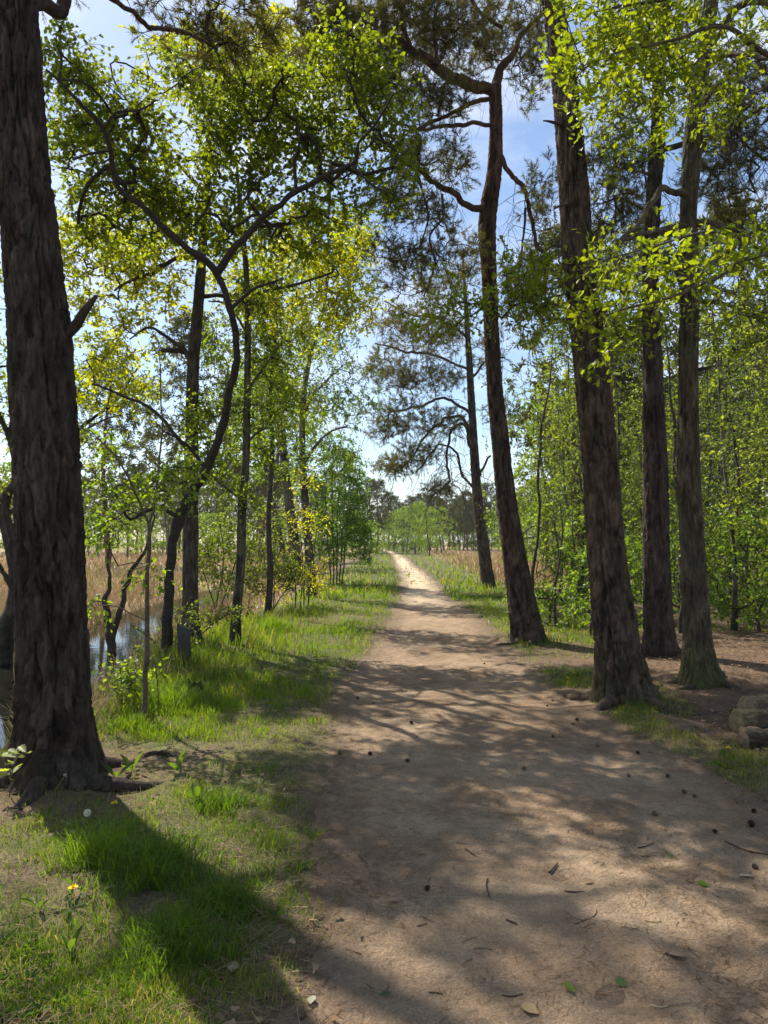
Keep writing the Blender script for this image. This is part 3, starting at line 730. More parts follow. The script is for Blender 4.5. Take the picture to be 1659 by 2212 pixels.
# pale-footed birch
bD = GP(508, 1392)[1]
build_tree('birch_tree', 'thin greenish birch with pale peeling foot right of the grey marker post', 'tree',
    [(507, 1388, 26, bD), (512, 1310, 21, bD), (520, 1220, 20, bD), (523, 1100, 19, bD), (531, 1000, 17, bD), (534, 850, 15, bD), (535, 700, 14, bD), (530, 560, 12, bD), (516, 420, 8, bD), (510, 330, 4, bD)],
    limbs=[px_limb([(534, 850, 7), (570, 790, 5), (610, 740, 4)], bD, bD + .6), px_limb([(531, 960, 6), (560, 930, 5), (590, 925, 3)], bD, bD - .4), px_limb([(524, 1080, 5), (470, 1040, 4), (430, 1000, 3)], bD, bD - .6), px_limb([(534, 720, 6), (490, 660, 5), (450, 650, 3)], bD, bD - .5)],
    blobs=[(520, 760, 85, 100, 11.8, .8, 50), (570, 880, 80, 65, 11.6, .7, 34), (480, 880, 70, 65, 11.4, .7, 30), (610, 760, 65, 75, 12, .7, 30), (540, 620, 75, 55, 11.8, .7, 26), (470, 1010, 75, 50, 11.2, .6, 28), (430, 930, 60, 60, 11, .6, 22), (600, 990, 60, 50, 11.6, .5, 18), (540, 1070, 60, 30, 11.2, .5, 12), (395, 1010, 50, 40, 10.6, .5, 12)],
    style='birch', bark='smooth_bark', seed=12, ds=.04, k=24, flare=.25, col=(.10, .088, .055), leaf=dict(twigs=4, per=6, tl=.26, L=.055, cols=((.085, .15, .015), (.19, .26, .02)), tmpl=OVAL), grow_kw=dict(wob=.2, r_tip=.0026), singles=150, singles_key='oval')

# birches further along the left verge
def birch(label, tr, blobs, seed, d, limbs=(), L=.065, cols=BIRCHL, n=None, name='birch_tree', col=(.11, .095, .075), group='birches along the left verge'):
    build_tree(name, label, 'tree', [(a, b, w, d) for a, b, w in tr], limbs=limbs, blobs=blobs, style='birch', bark='smooth_bark', seed=seed, ds=.08, k=20, flare=.25, col=col, mult=2.1,
        leaf=dict(twigs=4, per=6, tl=.36, L=L * 1.2, cols=cols, tmpl=RHOMB), grow_kw=dict(wob=.2, r_tip=.0035), group=group, limb_ds=.12, limb_k=6)
dE = GP(640, 1262)[1]
birch('grey birch trunk left of the forked dark birch on the left verge', [(640, 1258, 28), (636, 1180, 24), (624, 1080, 20), (610, 950, 17), (602, 820, 14), (592, 660, 9), (585, 540, 5)],
    [(600, 700, 70, 90, dE, 1.2, 60), (640, 560, 70, 80, dE, 1.2, 44), (570, 820, 55, 60, dE, 1, 30), (640, 930, 55, 70, dE, 1, 34), (600, 1040, 50, 40, dE, .9, 18), (560, 640, 50, 60, dE, 1, 22)], 21, dE)
dE2 = GP(672, 1290)[1]
birch('dark forked birch with black foot standing beside the yellow shrub', [(674, 1286, 24), (668, 1200, 20), (660, 1100, 17), (653, 960, 14), (656, 860, 12), (672, 760, 9), (700, 660, 6), (712, 560, 4)],
    [(700, 740, 85, 90, dE2, 1.2, 66), (740, 610, 80, 90, dE2, 1.2, 60), (700, 500, 80, 70, dE2 + 1, 1.2, 40), (720, 880, 85, 70, dE2, 1, 46), (770, 520, 55, 80, dE2 + 1, 1, 34), (680, 1000, 60, 60, dE2, .9, 26), (740, 980, 60, 50, dE2, .9, 20), (790, 840, 40, 60, dE2, .8, 12)], 22, dE2,
    limbs=[px_limb([(654, 900, 8), (690, 840, 6), (730, 800, 4)], dE2, dE2), px_limb([(655, 1000, 7), (700, 940, 5), (750, 920, 3)], dE2, dE2 - .4)])
birch('slim leaning birch stem crossing behind the left verge birches', [(622, 1236, 13), (600, 1140, 11), (582, 1060, 10), (568, 980, 8), (556, 900, 6), (550, 800, 4)],
    [(555, 830, 50, 70, dE + 1, 1, 30), (540, 940, 45, 50, dE + 1, .9, 20), (590, 900, 40, 60, dE + 1, .8, 18)], 23, dE + 1.5)
dX = GP(578, 1334)[1]  # stem added so that its crown dapples the middle path with shade
birch('added slim dark stem whose small leaves shade the path, between the pale-footed birch and the verge birches', [(578, 1330, 15), (584, 1240, 13), (580, 1120, 11), (588, 980, 10), (584, 850, 8), (596, 720, 6), (610, 600, 3)],
    [(580, 800, 70, 100, dX, .9, 40), (640, 690, 75, 90, dX, .9, 36), (560, 650, 60, 70, dX, .8, 24), (640, 850, 60, 70, dX, .8, 24), (620, 560, 60, 60, dX, .8, 18), (560, 950, 50, 50, dX, .6, 12)], 24, dX, L=.055, cols=((.10, .15, .015), (.20, .25, .02)), col=(.07, .058, .045))
dF = GP(722, 1262)[1]
build_tree('birch_bush', 'bushy many-stemmed light green birch at the left path bend', 'bush', None,
    trunks=[[(715 + i * 6, 1258, 3.2, dF), (705 + i * 12, 1120, 2.4, dF + .3 * (i - 2)), (700 + i * 18, 980, 1.4, dF + .4 * (i - 2))] for i in range(5)],
    blobs=[(740, 1110, 55, 110, dF, 1.1, 100), (772, 1150, 35, 60, dF, .8, 40), (730, 990, 45, 55, dF, .9, 44), (705, 1180, 35, 60, dF, .8, 34), (760, 1050, 40, 50, dF, .8, 26), (790, 1175, 22, 40, dF, .6, 14)],
    style='plain', bark='twig', seed=25, ds=.15, k=8, flare=.0, col=(.09, .07, .05), leaf=dict(twigs=5, per=8, tl=.40, L=.085, cols=((.09, .18, .03), (.16, .28, .05)), tmpl=RHOMB), grow_kw=dict(r_tip=.002))
dK = GP(655, 1312)[1]
build_tree('yellow_shrub', 'low shrub of yellow spring leaves in front of the dark birch foot', 'shrub', None,
    trunks=[[(640 + i * 8, 1312, 3, dK), (636 + i * 11 + 6 * (i % 2), 1230, 2.4, dK), (630 + i * 18, 1140, 1.4, dK)] for i in range(4)],
    blobs=[(665, 1130, 50, 60, dK, .5, 26), (640, 1230, 60, 50, dK, .5, 26), (690, 1250, 40, 40, dK, .5, 14), (600, 1270, 40, 40, dK, .4, 10), (660, 1040, 30, 40, dK, .4, 8)],
    style='plain', bark='twig', seed=26, ds=.1, k=8, flare=.0, col=(.08, .065, .05), leaf=dict(twigs=3, per=4, tl=.24, L=.075, cols=((.26, .30, .02), (.42, .40, .02)), tmpl=OAK_LO), grow_kw=dict(r_tip=.0025, wob=.3), gap=0)

# thin sapling pole in front of the pond
dG = GP(309, 1562)[1]
build_tree('sapling', 'thin bare sapling pole with forked top standing in front of the pond', 'sapling',
    [(309, 1556, 12, dG), (314, 1460, 11, dG), (316, 1380, 10, dG), (319, 1260, 9.5, dG), (323, 1180, 9, dG), (322, 1130, 9, dG)],
    limbs=[px_limb([(322, 1132, 6), (305, 1095, 5), (282, 1040, 4.5), (250, 985, 4), (215, 950, 3), (190, 925, 2)], dG, dG - .3), px_limb([(322, 1132, 6), (336, 1085, 5), (343, 1000, 4.5), (351, 920, 4), (348, 830, 3), (344, 760, 2)], dG, dG + .2),
           px_limb([(318, 1340, 3.5), (280, 1325, 3), (250, 1310, 2.5), (215, 1308, 1.8)], dG, dG - .1), px_limb([(320, 1220, 3.5), (290, 1215, 3), (255, 1223, 2)], dG, dG + .1)],
    blobs=[(235, 965, 40, 30, dG, .3, 7), (345, 1060, 60, 50, dG, .3, 10), (400, 1040, 60, 40, dG, .3, 8), (235, 1075, 60, 50, dG, .3, 12), (240, 1150, 60, 40, dG, .3, 10), (200, 1310, 26, 14, dG, .15, 3), (330, 1240, 40, 30, dG, .2, 4)],
    style='plain', bark='smooth_bark', seed=31, ds=.05, k=14, flare=.15, col=(.115, .088, .062), leaf=dict(twigs=3, per=4, tl=.16, L=.05, cols=((.09, .16, .015), (.17, .25, .025)), tmpl=OVAL), gap=0, singles=120, singles_key='oval')

# gnarled tree at the left edge, past the pond
dH = 11.2
build_tree('gnarled_tree', 'gnarled twisted dark tree at the left edge beyond the pond', 'tree',
    [(-14, 1430, 70, dH), (10, 1370, 50, dH), (34, 1310, 42, dH), (38, 1250, 36, dH), (24, 1170, 32, dH), (8, 1110, 26, dH), (14, 1070, 22, dH), (36, 1035, 18, dH), (30, 980, 15, dH), (14, 930, 13, dH), (-6, 890, 11, dH), (-40, 800, 8, dH), (-60, 650, 5, dH)],
    limbs=[px_limb([(10, 1110, 14), (60, 1090, 11), (110, 1040, 10), (160, 940, 9), (195, 905, 8), (255, 860, 6), (300, 790, 4)], dH, dH + .6), px_limb([(36, 1300, 14), (0, 1220, 10), (-40, 1180, 6)], dH, dH - .6), px_limb([(14, 930, 7), (30, 915, 5), (38, 905, 3)], dH, dH), px_limb([(160, 945, 6), (230, 905, 4), (320, 890, 3)], dH + .4, dH + .8), px_limb([(-40, 800, 6), (60, 790, 5), (160, 800, 4), (225, 775, 3)], dH, dH + .4)],
    blobs=[(0, 900, 70, 100, dH, .8, 34), (-60, 700, 110, 130, dH, 1.1, 44), (220, 830, 80, 60, dH + .5, .7, 24), (200, 960, 60, 60, dH + .4, .6, 18), (300, 850, 60, 60, dH + .6, .6, 16), (15, 1060, 40, 50, dH, .6, 10), (-20, 560, 60, 90, dH, .8, 16)],
    style='oak', bark='oak_bark', seed=33, ds=.04, k=32, flare=.3, col=(.06, .047, .037), moss=.5, leaf=dict(twigs=4, per=5, tl=.24, L=.06, cols=((.10, .16, .015), (.22, .26, .018)), tmpl=OVAL), grow_kw=dict(wob=.28, r_tip=.003), singles=60, singles_key='oval')

# small stems and brush round the pond
def brush(label, stems, blobs, seed, d, cols=((.09, .14, .02), (.16, .22, .03)), col=(.07, .055, .042), L=.05, name='pond_shrub', leaf=(3, 4), r_tip=.002, gap=0.0, sw=1.0, mult=1.5):
    build_tree(name, label, 'shrub', None, trunks=[[(a + (5 * math.sin(b * .11 + a) if j else 0), b, w * sw, d + dd) for j, (a, b, w, dd) in enumerate(s)] for s in stems], mult=mult, blobs=blobs, style='plain', bark='smooth_bark', seed=seed, ds=.05, k=12, flare=.15, col=col,
        leaf=dict(twigs=leaf[0], per=leaf[1], tl=.2, L=L, cols=cols, tmpl=RHOMB), grow_kw=dict(wob=.3, r_tip=r_tip), group='shrubs round the pond', gap=gap)
brush('two-stemmed crooked shrub with dead stub growing out of the pond edge', [[(236, 1362, 17, 0), (232, 1320, 14, 0), (224, 1290, 12, 0), (243, 1268, 9, 0), (232, 1228, 7, 0), (238, 1200, 5, 0), (250, 1150, 3, 0)], [(254, 1350, 14, .3), (262, 1300, 12, .3), (270, 1262, 11, .3), (290, 1222, 9, .3), (310, 1190, 7, .3), (330, 1120, 4, .3)]],
    [(250, 1090, 80, 60, 12, .6, 34), (210, 1130, 50, 50, 12, .5, 18), (330, 1080, 60, 50, 12.2, .5, 20), (290, 1170, 60, 30, 12, .4, 10)], 41, 12.0)
brush('leafy green shrub behind the dark straight trunk by the pond', [[(470, 1300, 6, 0), (480, 1200, 5, 0), (470, 1120, 3, 0)], [(480, 1302, 6, .3), (500, 1230, 5, .3), (530, 1150, 3, .3)], [(462, 1302, 5, -.2), (440, 1230, 4, -.2), (430, 1160, 3, -.2)]],
    [(480, 1160, 70, 60, 16, .7, 44), (430, 1200, 50, 50, 15.6, .6, 24), (540, 1190, 50, 50, 16.4, .6, 26), (470, 1260, 60, 30, 15.6, .6, 18)], 42, 16.0, L=.07, sw=.5, mult=2.6)
brush('twiggy grey brush with few leaves right of the pale-footed birch', [[(585, 1300, 6, 0), (570, 1220, 5, 0), (560, 1130, 3, 0)], [(592, 1302, 6, .3), (600, 1220, 5, .3), (625, 1150, 3, .3)], [(600, 1300, 5, -.3), (640, 1240, 4, -.3), (665, 1190, 3, -.3)], [(578, 1300, 5, .1), (545, 1240, 4, .1), (520, 1200, 3, .1)]],
    [(580, 1200, 70, 60, 17, .7, 60), (540, 1250, 50, 40, 16.5, .6, 34), (630, 1230, 50, 50, 17, .6, 36), (590, 1130, 50, 40, 17, .6, 20)], 43, 17.0, leaf=(3, 3), L=.06, r_tip=.003, sw=.45, mult=2.6)
brush('low leafy sprays around the foot of the leaning tree', [[(376, 1420, 4, 0), (400, 1360, 3.5, 0), (430, 1330, 3, 0)], [(360, 1424, 4, -.2), (330, 1380, 3, -.2), (290, 1350, 2.5, -.2)], [(380, 1422, 4, .1), (450, 1350, 3, .1), (500, 1325, 2.5, .1)]],
    [(430, 1330, 60, 25, 10.6, .4, 22), (500, 1320, 50, 20, 10.8, .4, 16), (330, 1390, 50, 40, 10.2, .4, 16), (390, 1380, 40, 30, 10.3, .4, 10)], 44, 10.6, L=.045)
brush('thin leafy sprig standing at the water edge beside the sapling pole', [[(262, 1560, 3, 0), (258, 1500, 2.6, 0), (262, 1440, 2, 0)], [(272, 1562, 3, .2), (280, 1500, 2.6, .2), (300, 1450, 2, .2)], [(345, 1550, 2.4, 0), (340, 1480, 2, 0), (338, 1420, 1.6, 0)]],
    [(262, 1460, 34, 40, 6.9, .25, 10), (300, 1450, 40, 30, 7.1, .25, 8), (270, 1500, 30, 30, 6.9, .2, 6)], 45, 6.9, L=.055, cols=((.12, .19, .02), (.2, .28, .03)))

# ------------------------------------------------------------------ right side
d1 = GP(1142, 1382)[1]
build_tree('pine_tree', 'leaning pine with reddish upper trunk and heavy limb bending left, between path and thicket', 'tree',
    [(1140, 1372, 70, d1), (1120, 1260, 58, d1), (1103, 1150, 50, d1), (1090, 1050, 45, d1), (1080, 950, 41, d1), (1070, 850, 38, d1), (1062, 720, 36, d1), (1057, 600, 36, d1), (1052, 500, 40, d1), (1057, 440, 40, d1), (1068, 370, 35, d1), (1071, 280, 31, d1), (1070, 215, 31, d1), (1071, 186, 28, d1)],
    limbs=[px_limb([(1071, 200, 26), (1035, 186, 27), (1000, 178, 26), (940, 140, 23), (890, 108, 19), (840, 70, 15), (826, 20, 11), (810, -50, 8)], d1, d1 - 1.2),
           px_limb([(1071, 192, 24), (1082, 155, 18), (1108, 112, 13), (1140, 62, 10), (1180, 8, 8), (1200, -60, 5)], d1, d1 + .4),
           px_limb([(1062, 270, 9), (1010, 270, 9), (955, 272, 8), (905, 277, 7), (870, 268, 4)], d1, d1 - .8), px_limb([(1062, 212, 11), (1000, 236, 9), (940, 260, 8), (905, 280, 7), (911, 312, 5), (895, 345, 4), (870, 352, 3)], d1, d1 - .9),
           px_limb([(1050, 452, 17), (1000, 431, 14), (930, 390, 12), (870, 345, 9), (830, 318, 5)], d1, d1 - .9), px_limb([(1080, 335, 13), (1108, 380, 11), (1130, 400, 10), (1136, 450, 9), (1152, 498, 8), (1160, 535, 7), (1195, 562, 7)], d1, d1 - .7),
           px_limb([(940, 140, 10), (936, 70, 9), (952, 5, 7), (985, -60, 5)], d1 - .6, d1 - .4), px_limb([(890, 108, 9), (868, 50, 8), (880, -20, 6)], d1 - .8, d1 - 1.2),
           px_limb([(955, 420, 6), (955, 470, 5), (930, 510, 5), (940, 570, 4), (915, 640, 3)], d1 - .5, d1 - .8), px_limb([(900, 368, 6), (915, 420, 5), (925, 470, 4), (905, 540, 3)], d1 - .7, d1 - 1), px_limb([(1135, 450, 6), (1128, 520, 5), (1120, 590, 4), (1105, 660, 3)], d1 - .4, d1 - .5),
           px_limb([(1085, 60, 8), (1030, 20, 7), (1000, -40, 5)], d1 + .2, d1), px_limb([(840, 70, 8), (760, 90, 6), (690, 80, 5), (640, 40, 3)], d1 - 1.1, d1 - 1.4)],
    blobs=[(700, 55, 85, 70, d1 - 1.2, .8, 110), (800, 90, 100, 75, d1 - 1, .9, 130), (900, 50, 110, 75, d1 - .6, .9, 130), (1000, 70, 90, 75, d1 - .2, .9, 110), (1100, 50, 90, 70, d1 + .2, .9, 90), (760, 165, 70, 45, d1 - 1, .7, 60), (860, 180, 90, 45, d1 - .9, .7, 64), (960, 205, 80, 40, d1 - .6, .7, 50),
           (1150, 150, 50, 80, d1, .7, 40), (900, 320, 70, 55, d1 - .9, .6, 46), (860, 430, 70, 70, d1 - .8, .6, 50), (930, 510, 60, 80, d1 - .7, .6, 44), (985, 360, 40, 60, d1 - .5, .5, 24), (1000, 560, 50, 60, d1 - .5, .5, 22), (1130, 610, 60, 70, d1 - .4, .6, 40), (1165, 430, 40, 90, d1 - .5, .6, 30), (880, 590, 60, 60, d1 - .8, .6, 26), (830, 540, 40, 60, d1 - 1, .5, 18),
           (850, -90, 220, 90, d1 - .6, 1.2, 90), (1120, -80, 150, 80, d1, 1, 50)],
    seed=51, ds=.03, k=84, flare=.28, lobes=6, col=(.07, .048, .034), col2=((.105, .055, .035), 4.2, 7.2), hang=110, hang_len=1.05, roots=4, pine=PINEL, limb_k=14, limb_ds=.05, twig_col=(.06, .042, .032), grow_kw=dict(wob=.34, r_tip=.003, power=.42, bow=-.05))

d2 = GP(1056, 1270)[1]
build_tree('pine_tree', 'smaller pine further along the path with drooping branches spreading left', 'tree',
    [(1055, 1264, 31, d2), (1044, 1180, 27, d2), (1034, 1100, 23, d2), (1026, 1000, 21, d2), (1020, 900, 18, d2), (1015, 800, 16, d2), (1010, 720, 13, d2), (1004, 620, 8, d2), (1000, 560, 5, d2)],
    limbs=[px_limb([(1026, 960, 7), (1000, 905, 7), (960, 905, 6), (920, 940, 5), (880, 1000, 4), (830, 1020, 3)], d2, d2 - 2), px_limb([(1028, 1000, 7), (1000, 920, 6), (975, 930, 6), (965, 1000, 5), (970, 1040, 4), (930, 1075, 3)], d2, d2 - 2.5),
           px_limb([(1020, 900, 7), (960, 860, 6), (900, 880, 5), (840, 890, 3)], d2, d2 - 1), px_limb([(1014, 800, 6), (950, 770, 6), (880, 760, 5), (810, 740, 3)], d2, d2 - 1.2), px_limb([(1010, 730, 6), (950, 690, 5), (890, 680, 4), (830, 650, 3)], d2, d2 + .8),
           px_limb([(1030, 1050, 6), (1048, 1000, 5), (1060, 985, 4)], d2, d2 - .4), px_limb([(1016, 820, 6), (1050, 780, 5), (1090, 770, 4)], d2, d2 - .5), px_limb([(1031, 1060, 6), (1000, 1030, 5), (985, 980, 5), (950, 960, 4), (900, 1020, 3)], d2, d2 - 3)],
    blobs=[(900, 715, 90, 50, d2, 1.5, 110), (845, 800, 65, 45, d2 - .8, 1.4, 80), (930, 820, 80, 45, d2 - .6, 1.4, 90), (860, 900, 60, 38, d2 - 1.2, 1.3, 70), (950, 915, 60, 35, d2 - 1.2, 1.2, 60), (905, 985, 60, 28, d2 - 2, 1.1, 50), (850, 1010, 50, 22, d2 - 2, 1, 44), (960, 720, 60, 50, d2, 1.3, 60), (1050, 760, 45, 50, d2, 1.1, 40), (840, 690, 50, 28, d2, 1, 34), (930, 640, 60, 40, d2, 1.2, 50), (1000, 590, 40, 50, d2, 1, 34), (960, 1060, 50, 16, d2 - 2.5, .8, 22), (1075, 900, 36, 50, d2, .9, 18), (820, 930, 30, 40, d2 - 1, .8, 22)],
    seed=55, ds=.06, k=36, flare=.3, col=(.085, .065, .05), col2=((.13, .08, .05), 8, 11), pine=dict(twigs=4, per=32, tl=.32, L=.12, w=.011, cols=((.11, .118, .045), (.19, .18, .07))), mult=1.1, hang=60, hang_len=2.0, limb_ds=.1, limb_k=8, grow_kw=dict(wob=.22, r_tip=.004, bow=.1), twig_col=(.075, .052, .038))

d3 = GP(1348, 1503)[1]
build_tree('pine_tree', 'massive rough pine trunk leaning left, nearest of the trees right of the path', 'tree',
    [(1347, 1492, 118, d3), (1340, 1440, 108, d3), (1333, 1390, 101, d3), (1310, 1200, 85, d3), (1296, 1000, 80, d3), (1278, 800, 77, d3), (1254, 600, 72, d3), (1239, 400, 68, d3), (1221, 200, 60, d3), (1193, 0, 50, d3)],
    limbs=[px_limb([(1210, 268, 8), (1190, 264, 6), (1172, 262, 3)], d3 - .1, d3 - .2), px_limb([(1225, 440, 7), (1206, 446, 5), (1196, 452, 3)], d3 - .1, d3 - .2), px_limb([(1180, -120, 26), (1080, -220, 18), (960, -300, 10)], d3, d3 + 1), px_limb([(1170, -260, 24), (1280, -400, 16), (1400, -480, 8)], d3, d3 - .6)],
    blobs=[(1120, -900, 420, 380, d3 + .3, 2.0, 150), (1020, -330, 130, 80, d3 + .8, .9, 40), (1350, -480, 120, 80, d3 - .5, .9, 30)],
    seed=57, ds=.022, k=124, roots=5, flare=.42, lobes=6, col=(.078, .053, .036), col2=((.12, .066, .042), 6.5, 10), pine=PINEL, extend=14.5, limb_k=12, limb_ds=.05, moss=.25)

d4 = GP(1424, 1412)[1]
build_tree('pine_tree', 'straight pine with pale upper bark, between the massive pine and mossy oak', 'tree',
    [(1424, 1402, 72, d4), (1421, 1330, 62, d4), (1418, 1200, 59, d4), (1416, 1000, 53, d4), (1410, 800, 45, d4), (1405, 600, 37, d4), (1412, 420, 35, d4), (1420, 320, 36, d4), (1421, 260, 30, d4), (1424, 150, 27, d4), (1442, 0, 22, d4)],
    limbs=[px_limb([(1432, 322, 12), (1470, 316, 12), (1540, 292, 11), (1600, 262, 9), (1650, 235, 7), (1720, 190, 4)], d4, d4 - .8), px_limb([(1580, 272, 8), (1605, 310, 7), (1640, 335, 6), (1700, 345, 4)], d4 - .5, d4 - .8), px_limb([(1412, 470, 8), (1370, 440, 7), (1330, 430, 5), (1300, 440, 3)], d4, d4 - .6),
           px_limb([(1420, 250, 9), (1380, 200, 8), (1350, 190, 6), (1310, 215, 4)], d4, d4 + .5), px_limb([(1408, 380, 6), (1385, 372, 5), (1368, 374, 4)], d4, d4 - .2)],
    blobs=[(1560, 340, 90, 90, d4 - .4, .8, 80), (1640, 240, 70, 100, d4 - .5, .8, 66), (1340, 320, 70, 100, d4 + .2, .8, 60), (1330, 450, 60, 70, d4 - .2, .7, 40), (1560, 180, 80, 60, d4, .8, 50), (1400, 90, 100, 80, d4 + .3, .9, 66), (1480, -60, 200, 100, d4, 1.2, 90), (1460, -600, 300, 240, d4, 1.8, 100), (1600, 450, 60, 50, d4 - .3, .6, 24), (1160, 560, 40, 60, d4, .5, 12)],
    seed=59, ds=.03, k=76, flare=.32, lobes=5, col=(.06, .043, .034), col2=((.14, .10, .075), 6.4, 8.0), hang=70, roots=4, pine=PINEL, extend=14.0, limb_k=12, limb_ds=.05, grow_kw=dict(wob=.34, r_tip=.003, power=.42))

d5 = GP(1515, 1476)[1]
OAKLEAF = dict(twigs=4, per=5, tl=.24, L=.064, cols=OAKL, tmpl=OAK_LO, droop=.12)
build_tree('oak_tree', 'furrowed oak with mossy foot and crooked limbs, rightmost large trunk', 'tree',
    [(1516, 1468, 80, d5), (1508, 1400, 62, d5), (1502, 1300, 56, d5), (1497, 1200, 53, d5), (1490, 1080, 50, d5), (1487, 1000, 49, d5), (1487, 800, 43, d5), (1490, 600, 42, d5), (1487, 470, 37, d5), (1492, 380, 40, d5), (1498, 300, 43, d5), (1508, 200, 37, d5), (1522, 100, 36, d5), (1536, 0, 33, d5), (1560, -200, 26, d5), (1590, -450, 16, d5)],
    limbs=[px_limb([(1487, 425, 19), (1450, 408, 16), (1425, 412, 15), (1402, 442, 13), (1370, 490, 11), (1330, 530, 9), (1290, 546, 6)], d5, d5 - 1.2), px_limb([(1488, 488, 15), (1440, 494, 13), (1390, 506, 11), (1340, 528, 9), (1310, 548, 5)], d5, d5 - 1),
           px_limb([(1492, 480, 14), (1550, 486, 12), (1610, 515, 10), (1665, 552, 8), (1740, 590, 5)], d5, d5 - .8), px_limb([(1520, 110, 24), (1562, 62, 20), (1600, 18, 19), (1640, 8, 20), (1700, 30, 22)], d5, d5 - .6), px_limb([(1516, 125, 15), (1560, 116, 13), (1610, 118, 12), (1680, 124, 9)], d5, d5 - .8),
           px_limb([(1505, 190, 15), (1450, 125, 12), (1405, 60, 10), (1378, 10, 7)], d5, d5 - 1.2), px_limb([(1508, 150, 11), (1430, 92, 9), (1340, 96, 7), (1255, 84, 4)], d5, d5 - 2), px_limb([(1500, 268, 9), (1540, 190, 8), (1590, 170, 6), (1650, 200, 4)], d5, d5 - .8),
           px_limb([(1500, 800, 11), (1520, 795, 9), (1545, 787, 4)], d5, d5 - .2), px_limb([(1490, 655, 10), (1560, 660, 8), (1640, 690, 6), (1700, 740, 4)], d5, d5 - .5), px_limb([(1480, 640, 8), (1400, 640, 7), (1300, 620, 6), (1200, 640, 4), (1100, 660, 3)], d5, d5 - .6)],
    blobs=[(1330, 220, 75, 60, d5 - 1.3, .6, 22), (1420, 240, 70, 70, d5 - 1, .6, 20), (1350, 330, 60, 50, d5 - .8, .5, 12), (1480, 180, 60, 60, d5 - .8, .5, 14), (1590, 200, 70, 70, d5 - .8, .6, 14), (1110, 640, 90, 35, d5 - .6, .5, 18), (1010, 665, 80, 30, d5 - .5, .5, 14), (920, 690, 60, 25, d5 - .3, .5, 9), (1180, 620, 60, 50, d5 - .8, .5, 14), (1170, 700, 60, 40, d5 - .6, .5, 10),
           (1330, 560, 70, 45, d5 - 1.2, .5, 18), (1430, 110, 90, 60, d5 - 1.6, .6, 22), (1340, 90, 80, 50, d5 - 1.9, .6, 20), (1600, 700, 60, 60, d5 - .6, .5, 12), (1560, 620, 60, 40, d5 - .7, .5, 10), (1600, -150, 250, 120, d5, 1.3, 40), (1100, 580, 60, 30, d5 - .6, .4, 5), (960, 600, 60, 40, d5 - .3, .5, 5), (1380, 700, 50, 50, d5 - .9, .4, 8)],
    style='oak', bark='oak_bark', seed=61, ds=.025, k=100, flare=.5, lobes=5, col=(.085, .068, .042), moss=.7, hang=60, hang_len=.8, roots=5, leaf=OAKLEAF, grow_kw=dict(wob=.3, r_tip=.0024), mult=1.15, limb_ds=.035, limb_k=14, singles=300, singles_key='oak_lo', gap=0, twig_col=(.06, .052, .034))

# second oak just beyond the right edge: its branches reach into the picture
TX, TY = 4.75, 6.6
tz = float(gz(TX, TY))
build_tree('oak_tree', 'bright yellow-green oak branches reaching in from beyond the right edge', 'tree',
    [[TX, TY, tz, .24], [TX + .05, TY, tz + 1.5, .2], [TX - .05, TY - .1, tz + 3.2, .18], [TX + .1, TY - .1, tz + 5, .16], [TX, TY, tz + 7, .12], [TX + .2, TY + .2, tz + 9, .06]],
    limbs=[[[*p, r] for p, r in zip([(TX, TY, tz + 3.3), W(1800, 500, 6.2), W(1659, 542, 5.9), W(1610, 556, 5.8), W(1570, 594, 5.7), W(1505, 616, 5.7), W(1430, 650, 5.6), W(1340, 672, 5.6), W(1280, 700, 5.6), W(1250, 740, 5.6)], [.045, .036, .022, .019, .017, .015, .012, .009, .006, .004])],
           [[*p, r] for p, r in zip([(TX, TY, tz + 5), W(1850, 120, 6), W(1659, 118, 5.8), W(1560, 60, 5.7), W(1450, 90, 5.6), W(1340, 110, 5.5), W(1260, 150, 5.5), W(1230, 200, 5.5)], [.05, .035, .025, .02, .014, .010, .007, .004])],
           [[*p, r] for p, r in zip([(TX, TY, tz + 5.6), W(1850, -40, 6), W(1620, -30, 5.7), W(1450, 0, 5.6), W(1320, 20, 5.5), W(1220, 50, 5.5)], [.045, .035, .024, .016, .010, .005])],
           [[*p, r] for p, r in zip([W(1659, 542, 5.9), W(1560, 500, 5.7), W(1480, 510, 5.6), W(1390, 540, 5.5), W(1310, 560, 5.5)], [.014, .011, .009, .007, .004])]],
    blobs=[(1300, 690, 80, 36, 5.6, .35, 11), (1290, 765, 45, 32, 5.5, .3, 8), (1400, 640, 90, 40, 5.6, .4, 12), (1500, 600, 90, 45, 5.7, .4, 12), (1610, 560, 70, 55, 5.8, .4, 12), (1350, 560, 70, 40, 5.5, .35, 8), (1540, 510, 80, 35, 5.6, .4, 9), (1630, 650, 50, 60, 5.8, .4, 6),
           (1230, 60, 60, 55, 5.5, .4, 14), (1290, 105, 80, 50, 5.5, .4, 18), (1380, 70, 80, 50, 5.6, .4, 14), (1245, 165, 50, 50, 5.5, .35, 10), (1460, 60, 80, 50, 5.6, .4, 11), (1560, 90, 80, 50, 5.7, .4, 10), (1640, 60, 50, 60, 5.8, .4, 8), (1265, 215, 30, 30, 5.5, .25, 4), (1340, 20, 100, 40, 5.6, .4, 12), (1500, -60, 200, 60, 5.7, .6, 16)],
    style='oak', bark='oak_bark', seed=63, ds=.05, k=40, flare=.4, col=(.09, .075, .05), leaf=dict(OAKLEAF, tmpl=OAK, L=.066, cols=((.12, .185, .012), (.225, .27, .014))), grow_kw=dict(wob=.3, r_tip=.0022), mult=.85, limb_ds=.04, limb_k=12, singles=300, singles_key='oak', gap=-.1, twig_col=(.075, .062, .038))

